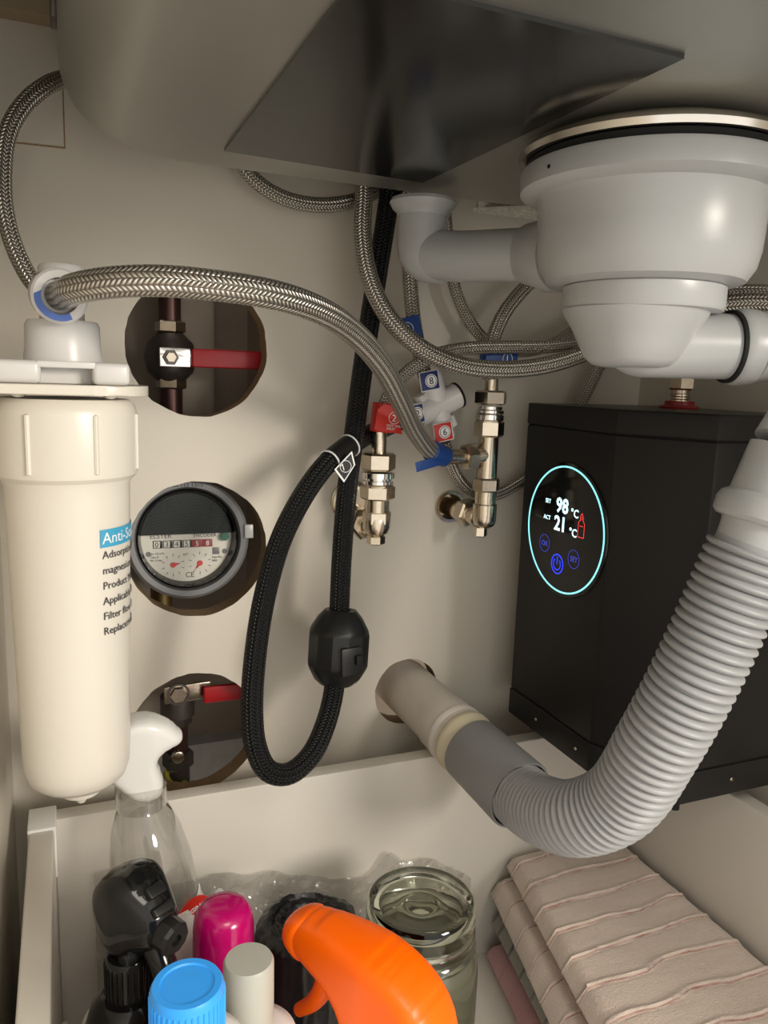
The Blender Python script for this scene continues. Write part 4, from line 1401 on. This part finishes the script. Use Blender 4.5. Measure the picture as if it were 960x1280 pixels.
# bottom: second ball valve
vx, vy = at(233, 870, 0.045).x, 0.045
b2 = thing('ball_valve', 'ball valve with red lever and brass body inside the bottom round hole', 'valve', (vx, vy, at(225, 945, vy).z))
v2 = at(233, 865, 0.030)
quad_plate('lever_mount', v2 + V((0.001, 0, 0)), (1, 0, 0.03), (0, 0, 1), 0.034, 0.0130, 0.002, NICKEL, b2, 0.0008)
bm = bmesh.new()
add_lathe(bm, [(0, 0), (0.0062, 0), (0.0058, 0.0035), (0, 0.0035)], v2 + V((-0.006, -0.002, 0)), axis=(0, -1, 0), seg=6)
finish('lever_nut', bm, NICKEL, b2, ang=25)
disc_ring('lever_washer', v2 + V((-0.006, -0.002, 0)), (0, -1, 0), 0.0066, 0.0082, 0.0012, DKMET, b2)
quad_plate('lever', at(285, 864, 0.024), (1, 0, 0.0), (0, 0, 1), 0.036, 0.0125, 0.0034, LEVER, b2, 0.0012)['label'] = 'dark red coated lever'


def bp(py, px=222):
    p = at(px, py, vy)
    return V((at(222, 900, vy).x, vy, p.z))


cyl('valve_body', bp(893), bp(868), 0.0125, DKMET, b2)
hexnut('compression_nut', bp(905), bp(890), 0.0105, DKMET, b2)
cyl('drop_pipe', bp(940), bp(903), 0.0075, COPPER, b2)
hexnut('compression_nut', bp(958), bp(938), 0.0115, DKMET, b2)
lathe('drain_screw', [(0, 0), (0.0048, 0), (0.0045, 0.003), (0.003, 0.0036), (0, 0.0036)], at(222, 945, vy - 0.012), NICKEL, b2, axis=(0, -1, 0), seg=20)
lathe('yellow_ring', [(0.006, 0), (0.0092, 0), (0.0092, 0.006), (0.006, 0.006)], bp(975) + V((-0.005, -0.004, 0.002)), YELL, b2, axis=(0.45, -0.4, 0.8), seg=32, closed=True)['label'] = 'yellow green plastic ring'
cyl('lower_pipe', bp(1010), bp(955), 0.0085, DKMET, b2)
structure(box('floor_shaft', (0.028, 0.112, ZB), (0.142, 0.13, 0.288), CAVG))

# ------------------------------------------------------------------ towels
def towel_layer(name, x0f, x1f, y0, y1, z0f, th, pitch, mat, parent, seed=0, ridge=0.0011, nl=220, ncs=44, fade=1.0):
    """folded cloth slab: rounded-rectangle section swept from y0 (back) to y1 (front)"""
    vs, fs, uv = [], [], []
    n = nl
    rr = th * 0.48
    base = []
    m = ncs
    # section param: perimeter of stadium, u in 0..1
    for i in range(n + 1):
        y = y0 + (y1 - y0) * i / n
        x0, x1 = x0f(y), x1f(y)
        w = x1 - x0
        s_end = min(i, n - i) / n
        endr = min(1.0, math.sqrt(max(0.0, 1 - (1 - min(1, abs(min(y0 - y, y - y1)) / 0.006)) ** 2)))
        hh = th / 2 * (0.25 + 0.75 * endr)
        for k in range(m):
            # top half then bottom half
            if k < m // 2:
                t = k / (m // 2 - 1)
                x = x0 + w * t
                up = 1
            else:
                t = 1 - (k - m // 2) / (m // 2 - 1)
                x = x0 + w * t
                up = -1
            d = min(x - x0, x1 - x)
            rad = min(rr, w / 2)
            prof = 1.0 if d > rad else math.sqrt(max(0.0, 1 - (1 - d / rad) ** 2))
            zz = z0f(x, y) + th / 2 + up * hh * prof
            waver = 0.0080 * mnoise.noise(V((x * 22, y * 14, seed))) + 0.0016 * mnoise.noise(V((x * 70, y * 30, 2)))
            ph = ((y0 - y) + waver) / pitch
            fr = ph - math.floor(ph)
            e = math.exp(-((fr - 0.44) / 0.055) ** 2)
            g = math.exp(-((fr - 0.52) / 0.035) ** 2)
            if up > 0:
                zz += ridge * e - ridge * 0.6 * g
                zz += 0.0010 * mnoise.noise(V((x * 35, y * 35, seed)))
                zz += 0.0004 * mnoise.noise(V((x * 180, y * 180, seed)))
            xo = (ridge * 0.6 * e) * (1 - prof)
            if x - x0 < x1 - x:
                xo = -xo
            vs.append((x + xo, y, zz))
            base.append(ph)
    for i in range(n):
        for k in range(m):
            k2 = (k + 1) % m
            a, b, c, d = i * m + k, (i + 1) * m + k, (i + 1) * m + k2, i * m + k2
            fs.append((a, b, c, d))
            for q, kk in ((a, k), (b, k), (c, k2), (d, k2)):
                uv.append((kk / m, base[q] + 10))
    fs.append(tuple(range(m)))
    uv += [(0, 10)] * m
    fs.append(tuple(reversed([n * m + k for k in range(m)])))
    uv += [(0, 10)] * m
    me = bpy.data.meshes.new(name)
    me.from_pydata(vs, [], fs)
    ul = me.uv_layers.new(name='UVMap')
    ul.data.foreach_set('uv', [c for q in uv for c in q])
    me.update()
    return link(name, me, mat, parent, True, 60)


def lin(ya, xa, yb, xb):
    return lambda y: xa + (xb - xa) * (y - ya) / (yb - ya)


TZ = DF
cloth = thing('folded_cloth', 'faded pink folded cloth lying at the bottom of the towel stack', 'cloth', (0.33, -0.2, TZ))
towel_layer('cloth_fold', lin(-0.066, 0.283, -0.25, 0.250), lin(-0.066, 0.388, -0.25, 0.392), -0.066, -0.30, lambda x, y: TZ + 0.0005, 0.016, 0.05, TOWC, cloth, 3, 0.0004)
tb_ = thing('folded_towel', 'grey-green folded towel with dark stripes, middle of the stack', 'towel', (0.33, -0.2, TZ + 0.017), None)
towel_layer('towel_fold', lin(-0.060, 0.290, -0.25, 0.256), lin(-0.06, 0.391, -0.25, 0.393), -0.060, -0.31, lambda x, y: TZ + 0.0172, 0.0215, 0.0215, TOWB, tb_, 5, 0.0008)
ta = thing('folded_towel', 'pinkish beige folded towel with ridged stripes on top of the towel stack', 'towel', (0.33, -0.2, TZ + 0.04))
towel_layer('under_fold', lin(-0.058, 0.289, -0.25, 0.245), lin(-0.06, 0.396, -0.25, 0.398), -0.0575, -0.33, lambda x, y: TZ + 0.0392, 0.0255, 0.0235, TOWA, ta, 8, 0.0010)
towel_layer('top_fold', lin(-0.064, 0.299, -0.25, 0.258), lin(-0.06, 0.399, -0.25, 0.400), -0.0600, -0.34, lambda x, y: TZ + 0.0652, 0.0175, 0.0240, TOWA, ta, 11, 0.0016)

# ------------------------------------------------------------------ bottles and tins
def revolve_thin(name, prof, org, mat, parent, seg=56, sx=1, sy=1):
    return lathe(name, prof, org, mat, parent, seg=seg, sx=sx, sy=sy, ang=60)


# clear spray bottle with white head
cx, cy = 0.0335, -0.0945
cb = thing('spray_bottle', 'clear plastic spray bottle with glossy white trigger head beside the filter', 'bottle', (cx, cy, DF))
body = [(0.0, 0.0006), (0.026, 0.0008), (0.0300, 0.004), (0.0308, 0.03), (0.0312, 0.10), (0.0330, 0.118), (0.0325, 0.126), (0.0292, 0.134), (0.0290, 0.146), (0.0282, 0.160), (0.0240, 0.178), (0.0190, 0.1885), (0.0150, 0.1935), (0.0138, 0.1965), (0.0138, 0.200)]


def leaned(o):
    for v in o.data.vertices:
        v.co.x += (DF + 0.197 - v.co.z) * 0.125 if v.co.z > DF + 0.10 else 0.0121
    return o


leaned(revolve_thin('clear_body', body, (cx, cy, DF), PET, cb, sy=0.80))
fl_ = leaned(lathe('front_label', [(0.0314, 0.028), (0.0320, 0.030), (0.0320, 0.100), (0.0338, 0.118), (0.0333, 0.1265), (0.0302, 0.1345), (0.0299, 0.139), (0.0292, 0.1395)], (cx, cy, DF), LABW, cb, seg=56, sy=0.82))
bm = bmesh.new()
bm.from_mesh(fl_.data)
bmesh.ops.delete(bm, geom=[f for f in bm.faces if f.calc_center_median().y > cy - 0.004 or (f.calc_center_median().z > DF + 0.118 and f.calc_center_median().x < 0.046)], context='FACES')
bm.to_mesh(fl_.data)
bm.free()
bcn = V((0.0585, cy - 0.0215, DF + 0.1310))
bn = V((0.50, -0.86, 0.0)).normalized()
lathe('red_badge', [(0, 0), (0.0130, 0), (0.0130, 0.0006), (0, 0.0006)], bcn, RED, cb, axis=bn, seg=40)
br = V((0.86, 0.5, 0.08)).normalized()
text('ORIGINAL', 0.0040, bcn + bn * 0.0010 + V((0, 0, 0.0045)), br, (0, 0, 1), WINK, cb, align='CENTER', bold=0.00008)
lathe('neck_collar', [(0, 0), (0.0135, 0), (0.0140, 0.001), (0.0140, 0.012), (0.0125, 0.0135), (0, 0.0135)], (cx, cy, DF + 0.1935), PET, cb, seg=40)
hd = [(-0.018, 0.212), (-0.020, 0.232), (-0.014, 0.2445), (0.0, 0.2485), (0.012, 0.2455), (0.021, 0.2385), (0.0245, 0.2320), (0.0215, 0.2275), (0.013, 0.2245), (0.0095, 0.2195), (0.0120, 0.213), (0.0134, 0.2030), (0.0110, 0.1985), (0.001, 0.1965), (-0.0065, 0.1995), (-0.012, 0.206)]
profile_solid('trigger_head', hd, lambda a, h: 0.0215 - max(0, a - 0.006) * 0.30, (cx, cy, DF), (1, 0.0, 0), BRIGHTW, cb, bev=0.0068)

# jar with glass lid
jx, jy = 0.1845, -0.150
jr = thing('glass_jar', 'round glass jar with domed glass lid and murky green content', 'jar', (jx, jy, DF))
jb = [(0, 0.0006), (0.031, 0.0008), (0.0345, 0.004), (0.0352, 0.010), (0.0352, 0.094), (0.0340, 0.102), (0.0310, 0.108), (0.0300, 0.112)]
revolve_thin('jar_body', jb, (jx, jy, DF), GLASS, jr)
lathe('jar_content', [(0, 0.003), (0.031, 0.003), (0.0335, 0.008), (0.0335, 0.094), (0.031, 0.101), (0.028, 0.104), (0, 0.105)], (jx, jy, DF), WAX, jr, seg=48)
GL2 = glass_mat('thick_lid_glass', (0.76, 0.78, 0.70), 0.02)
lathe('jar_rim', [(0.0290, 0.108), (0.0322, 0.108), (0.0332, 0.1105), (0.0322, 0.1130), (0.0312, 0.1140), (0.0326, 0.1160), (0.0326, 0.1190), (0.0305, 0.1205), (0.0290, 0.120)], (jx, jy, DF), GL2, jr, seg=56, closed=True)
lathe('jar_lid', [(0.0, 0.1335), (0.006, 0.1335), (0.0085, 0.1325), (0.014, 0.1320), (0.0165, 0.1330), (0.022, 0.1338), (0.0262, 0.1350), (0.0288, 0.1362), (0.0305, 0.1362), (0.0318, 0.1345), (0.0322, 0.128), (0.0318, 0.122), (0.0290, 0.1215), (0.0285, 0.128), (0.0255, 0.130), (0.015, 0.1285), (0.0, 0.128)], (jx, jy, DF), GL2, jr, seg=64)
lathe('lid_seal', [(0.0286, 0.1195), (0.0320, 0.1195), (0.0320, 0.1217), (0.0286, 0.1217)], (jx, jy, DF), PET, jr, seg=56, closed=True)

# roll of black bin liners standing on end
rx, ry_ = 0.112, -0.162
ro = thing('bin_liner_roll', 'standing roll of wrinkled black bin liners behind the orange sprayer', 'bin liners', (rx, ry_, DF))
vs, fs = [], []
segs, lv_ = 96, 46
prof = [(0.0, 0.1485), (0.006, 0.1487), (0.007, 0.144)] + [(0.010 + 0.0135 * i / 8, 0.1500 + 0.001 * math.sin(i * 2.2)) for i in range(9)] + [(0.0265, 0.1475)] + [(0.0275, 0.1440 - 0.144 * i / 30 + 0.0005) for i in range(31)] + [(0.0, 0.0005)]
bm = bmesh.new()
add_lathe(bm, prof, (0, 0, 0), seg=segs)
for v in bm.verts:
    r = math.hypot(v.co.x, v.co.y)
    if r > 0.008:
        a = math.atan2(v.co.y, v.co.x)
        d = 0.0011 * mnoise.noise(V((math.cos(a) * 3, math.sin(a) * 3, v.co.z * 90))) + 0.0009 * mnoise.noise(V((math.cos(a) * 9, math.sin(a) * 9, v.co.z * 30)))
        v.co.x *= 1 + d / r
        v.co.y *= 1 + d / r
        if v.co.z > 0.14:
            v.co.z += 0.0012 * mnoise.noise(V((v.co.x * 300, v.co.y * 300, 4)))
    v.co += V((rx, ry_, DF))
finish('liner_roll', bm, FILMB, ro, ang=50)

# spray can with magenta cap
kx, ky = 0.0625, -0.186
kn = thing('spray_can', 'slim spray can with glossy magenta domed cap', 'spray can', (kx, ky, DF))
lathe('can_body', [(0, 0.0003), (0.0145, 0.0003), (0.0155, 0.002), (0.0145, 0.146), (0.0140, 0.149), (0, 0.149)], (kx, ky, DF), pm('pale_pink_can', (0.60, 0.20, 0.28), 0.25), kn, seg=44)
lathe('magenta_cap', [(0, 0.1475), (0.0146, 0.1475), (0.0149, 0.149), (0.0143, 0.176), (0.0135, 0.1825), (0.0108, 0.1868), (0.006, 0.1880), (0.0, 0.1882)], (kx, ky, DF), PINK, kn, seg=48, ang=60)

# black trigger sprayer
sx_, sy_ = 0.0185, -0.200
bs = thing('spray_bottle', 'spray bottle with glossy black trigger head and pink label at the left', 'bottle', (sx_, sy_, DF))
lathe('bottle_body', [(0, 0.0005), (0.026, 0.0005), (0.0285, 0.004), (0.0285, 0.136), (0.0265, 0.148), (0.0195, 0.156), (0.0, 0.156)], (sx_, sy_, DF), WHITEP, bs, seg=52, sy=0.8, ang=60)
lathe('pink_label', [(0.0285, 0.040), (0.0289, 0.041), (0.0289, 0.137), (0.0275, 0.1455)], (sx_, sy_, DF), pm('pink_floral_label', (0.55, 0.22, 0.20), 0.4, vary=0.6, scale=90), bs, seg=52, sy=0.8)
lathe('shoulder', [(0, 0.137), (0.0190, 0.138), (0.0192, 0.141), (0.0165, 0.150), (0.0120, 0.1555), (0, 0.1560)], (sx_, sy_, DF + 0.010), BLKGL, bs, seg=48)
bm = bmesh.new()
add_lathe(bm, [(0, 0.1555), (0.0098, 0.1555), (0.0098, 0.1735), (0.0090, 0.1750), (0, 0.1750)], (sx_, sy_, DF + 0.010), seg=40)
for k in range(26):
    a = 2 * PI * k / 26
    add_lathe(bm, [(0, 0.1565), (0.0006, 0.157), (0.0006, 0.1725), (0, 0.173)], (sx_ + 0.0099 * math.cos(a), sy_ + 0.0099 * math.sin(a), DF + 0.010), seg=6)
finish('ribbed_collar', bm, BLKGL, bs)
fd = V((0.55, -0.83, 0)).normalized()
hc = V((sx_ + 0.0035, sy_ + 0.002, DF + 0.0005))
hb = [(-0.013, 0.190), (-0.0185, 0.202), (-0.0175, 0.214), (-0.008, 0.2225), (0.004, 0.2240), (0.014, 0.2175), (0.0205, 0.2090), (0.0225, 0.202), (0.0205, 0.195), (0.014, 0.190), (0.008, 0.187), (0.005, 0.1835), (-0.008, 0.1835)]
profile_solid('trigger_head', hb, lambda a, h: 0.0285 - max(0, a) * 0.42, hc, fd, BLKGL, bs, bev=0.0115)
nz = hc + V((0, 0, 0.2010)) + fd * 0.0185
nd_ = (fd + V((0, 0, -0.12))).normalized()
lathe('nozzle', [(0, 0), (0.0068, 0), (0.0074, 0.001), (0.0074, 0.0065), (0.0062, 0.008), (0.0026, 0.008), (0.0024, 0.0055), (0, 0.0055)], nz, BLACK, bs, axis=nd_, seg=10, ang=25)
lathe('nozzle_tip', [(0, 0), (0.0020, 0), (0.0016, 0.0006), (0, 0.0006)], nz + nd_ * 0.0060, BLKRB, bs, axis=nd_, seg=16)
quad_plate('slide_catch', hc + V((0, 0, 0.2165)) + fd * 0.0125, V((0.83, 0.55, 0)), fd * -1 + V((0, 0, 0.8)), 0.0085, 0.005, 0.003, BLACK, bs, 0.0008)
quad_plate('slide_catch', hc + V((0, 0, 0.2105)) + fd * 0.0172, V((0.83, 0.55, 0)), fd * -1 + V((0, 0, 1.2)), 0.0105, 0.004, 0.003, BLACK, bs, 0.0008)
cyl('pivot_boss', hc + V((0, 0, 0.186)) + fd * 0.004 - V((0.83, 0.55, 0)) * 0.0105, hc + V((0, 0, 0.186)) + fd * 0.004 + V((0.83, 0.55, 0)) * 0.0105, 0.0035, BLACK, bs)
tube('trigger_lever', [hc + fd * 0.010 + V((0, 0, 0.194)), hc + fd * 0.017 + V((0, 0, 0.186)), hc + fd * 0.021 + V((0, 0, 0.174)), hc + fd * 0.028 + V((0, 0, 0.160))], 0.0058, BLKGL, bs, seg=24, step=0.002)

# white bottle with blue screw cap
ux, uy = 0.0350, -0.262
ub = thing('cleaner_bottle', 'white bottle with bright blue ribbed screw cap in the foreground', 'bottle', (ux, uy, DF))
lathe('bottle_body', [(0, 0.0005), (0.026, 0.0005), (0.028, 0.004), (0.028, 0.160), (0.0265, 0.175), (0.0220, 0.186), (0.0150, 0.1915), (0.0115, 0.193), (0.0115, 0.197), (0, 0.197)], (ux, uy, DF), BRIGHTW, ub, seg=52, ang=60)
bm = bmesh.new()
add_lathe(bm, [(0, 0.1945), (0.0132, 0.1945), (0.0135, 0.1955), (0.0133, 0.2135), (0.0124, 0.2152), (0.0100, 0.2152), (0.0095, 0.2146), (0, 0.2146)], (ux, uy, DF), seg=56)
for k in range(40):
    a = 2 * PI * k / 40
    add_lathe(bm, [(0, 0.1955), (0.00055, 0.1962), (0.0005, 0.2115), (0, 0.2122)], (ux + 0.01335 * math.cos(a), uy + 0.01335 * math.sin(a), DF), seg=6)
finish('screw_cap', bm, SKYB, ub)

# frosted capped bottle
qx, qy = 0.0635, -0.236
qb = thing('capped_bottle', 'small bottle with frosted grey-white tall cap between blue cap and orange sprayer', 'bottle', (qx, qy, DF))
lathe('bottle_body', [(0, 0.0005), (0.019, 0.0005), (0.0205, 0.003), (0.0205, 0.150), (0.0185, 0.1560), (0.012, 0.158), (0, 0.158)], (qx + 0.0030, qy + 0.0045, DF), BRIGHTW, qb, seg=48, ang=60)
lathe('frosted_cap', [(0, 0.158), (0.0104, 0.158), (0.0106, 0.159), (0.0104, 0.1955), (0.0096, 0.1970), (0, 0.1973)], (qx, qy, DF), FROST, qb, seg=44)

# orange trigger sprayer
org = V((0.118, -0.243, 0))
fo = V((-0.53, 0.85, 0)).normalized()
ob = thing('spray_bottle', 'bright orange trigger sprayer pointing away to the left in front of the jar', 'bottle', (org.x, org.y, DF))
oz = 0.1855
ho = [(-0.036, oz - 0.050), (-0.039, oz - 0.030), (-0.036, oz - 0.012), (-0.026, oz + 0.001), (-0.010, oz + 0.0085), (0.010, oz + 0.0110), (0.028, oz + 0.0100), (0.0420, oz + 0.0070), (0.0485, oz + 0.001), (0.0480, oz - 0.0080), (0.040, oz - 0.0145), (0.028, oz - 0.0185), (0.0185, oz - 0.0235), (0.0125, oz - 0.034), (0.009, oz - 0.047), (0.004, oz - 0.060), (-0.015, oz - 0.064), (-0.030, oz - 0.062)]
profile_solid('trigger_head', ho, lambda a, h: 0.0300 - max(0, a) * 0.20, (org.x, org.y, DF), fo, ORANGE, ob, bev=0.0095)
profile_solid('nozzle_shroud', [(0.0345, oz + 0.0090), (0.044, oz + 0.0070), (0.0500, oz + 0.001), (0.0500, oz - 0.0085), (0.0430, oz - 0.0145), (0.0345, oz - 0.0165), (0.0335, oz - 0.004)], lambda a, h: 0.0232, (org.x, org.y, DF), fo, ORANGE, ob, bev=0.0085)
tq = org + V((0, 0, DF))
tube('trigger_lever', [tq + fo * 0.026 + V((0, 0, oz - 0.018)), tq + fo * 0.030 + V((0, 0, oz - 0.030)), tq + fo * 0.036 + V((0, 0, oz - 0.040)), tq + fo * 0.044 + V((0, 0, oz - 0.048))], 0.0046, ORANGE, ob, seg=18, step=0.002, rfun=lambda s, L: 0.0056 - 0.0024 * s / L)
lathe('neck_collar', [(0, 0.106), (0.0145, 0.106), (0.0145, 0.124), (0, 0.124)], (org.x - fo.x * 0.012, org.y - fo.y * 0.012, DF), ORANGE, ob, seg=40)
lathe('bottle_body', [(0, 0.0005), (0.021, 0.0005), (0.023, 0.003), (0.023, 0.080), (0.0200, 0.095), (0.0130, 0.104), (0.0125, 0.110), (0, 0.110)], (org.x - fo.x * 0.012, org.y - fo.y * 0.012, DF), BRIGHTW, ob, seg=48, ang=60)

# crumpled clear plastic film along the back of the drawer
bm = bmesh.new()
nu, nv = 130, 44
gv = {}
for i in range(nu + 1):
    for j in range(nv + 1):
        s, t = i / nu, j / nv
        x = 0.008 + 0.262 * s
        ztop = 0.105 + 0.010 * math.sin(s * 7.0) + 0.012 * mnoise.noise(V((s * 9, 1.3, 0)))
        if s < 0.2:
            ztop += 0.02 * (0.2 - s) / 0.2
        if s > 0.78:
            ztop -= 0.045 * ((s - 0.78) / 0.22) ** 1.3
        ztop += 0.010 * math.exp(-((s - 0.74) / 0.03) ** 2)
        z = DF + 0.002 + ztop * (1 - t)
        y = -0.0580 - 0.003 * t - 0.0050 * abs(mnoise.noise(V((x * 22 + z * 30, z * 26, 0)))) - 0.0035 * abs(mnoise.noise(V((x * 50, z * 70 - x * 25, 3))))
        z += 0.004 * mnoise.noise(V((x * 30, t * 3, 5))) * (1 - t)
        gv[i, j] = bm.verts.new((x, min(y, -0.0565), max(z, DF + 0.0008)))
for i in range(nu):
    for j in range(nv):
        bm.faces.new((gv[i, j], gv[i + 1, j], gv[i + 1, j + 1], gv[i, j + 1]))
o = finish('plastic_film', bm, FILM, None, ang=30)
tag(o, 'crumpled clear plastic film standing against the drawer back behind the bottles', 'plastic bag')
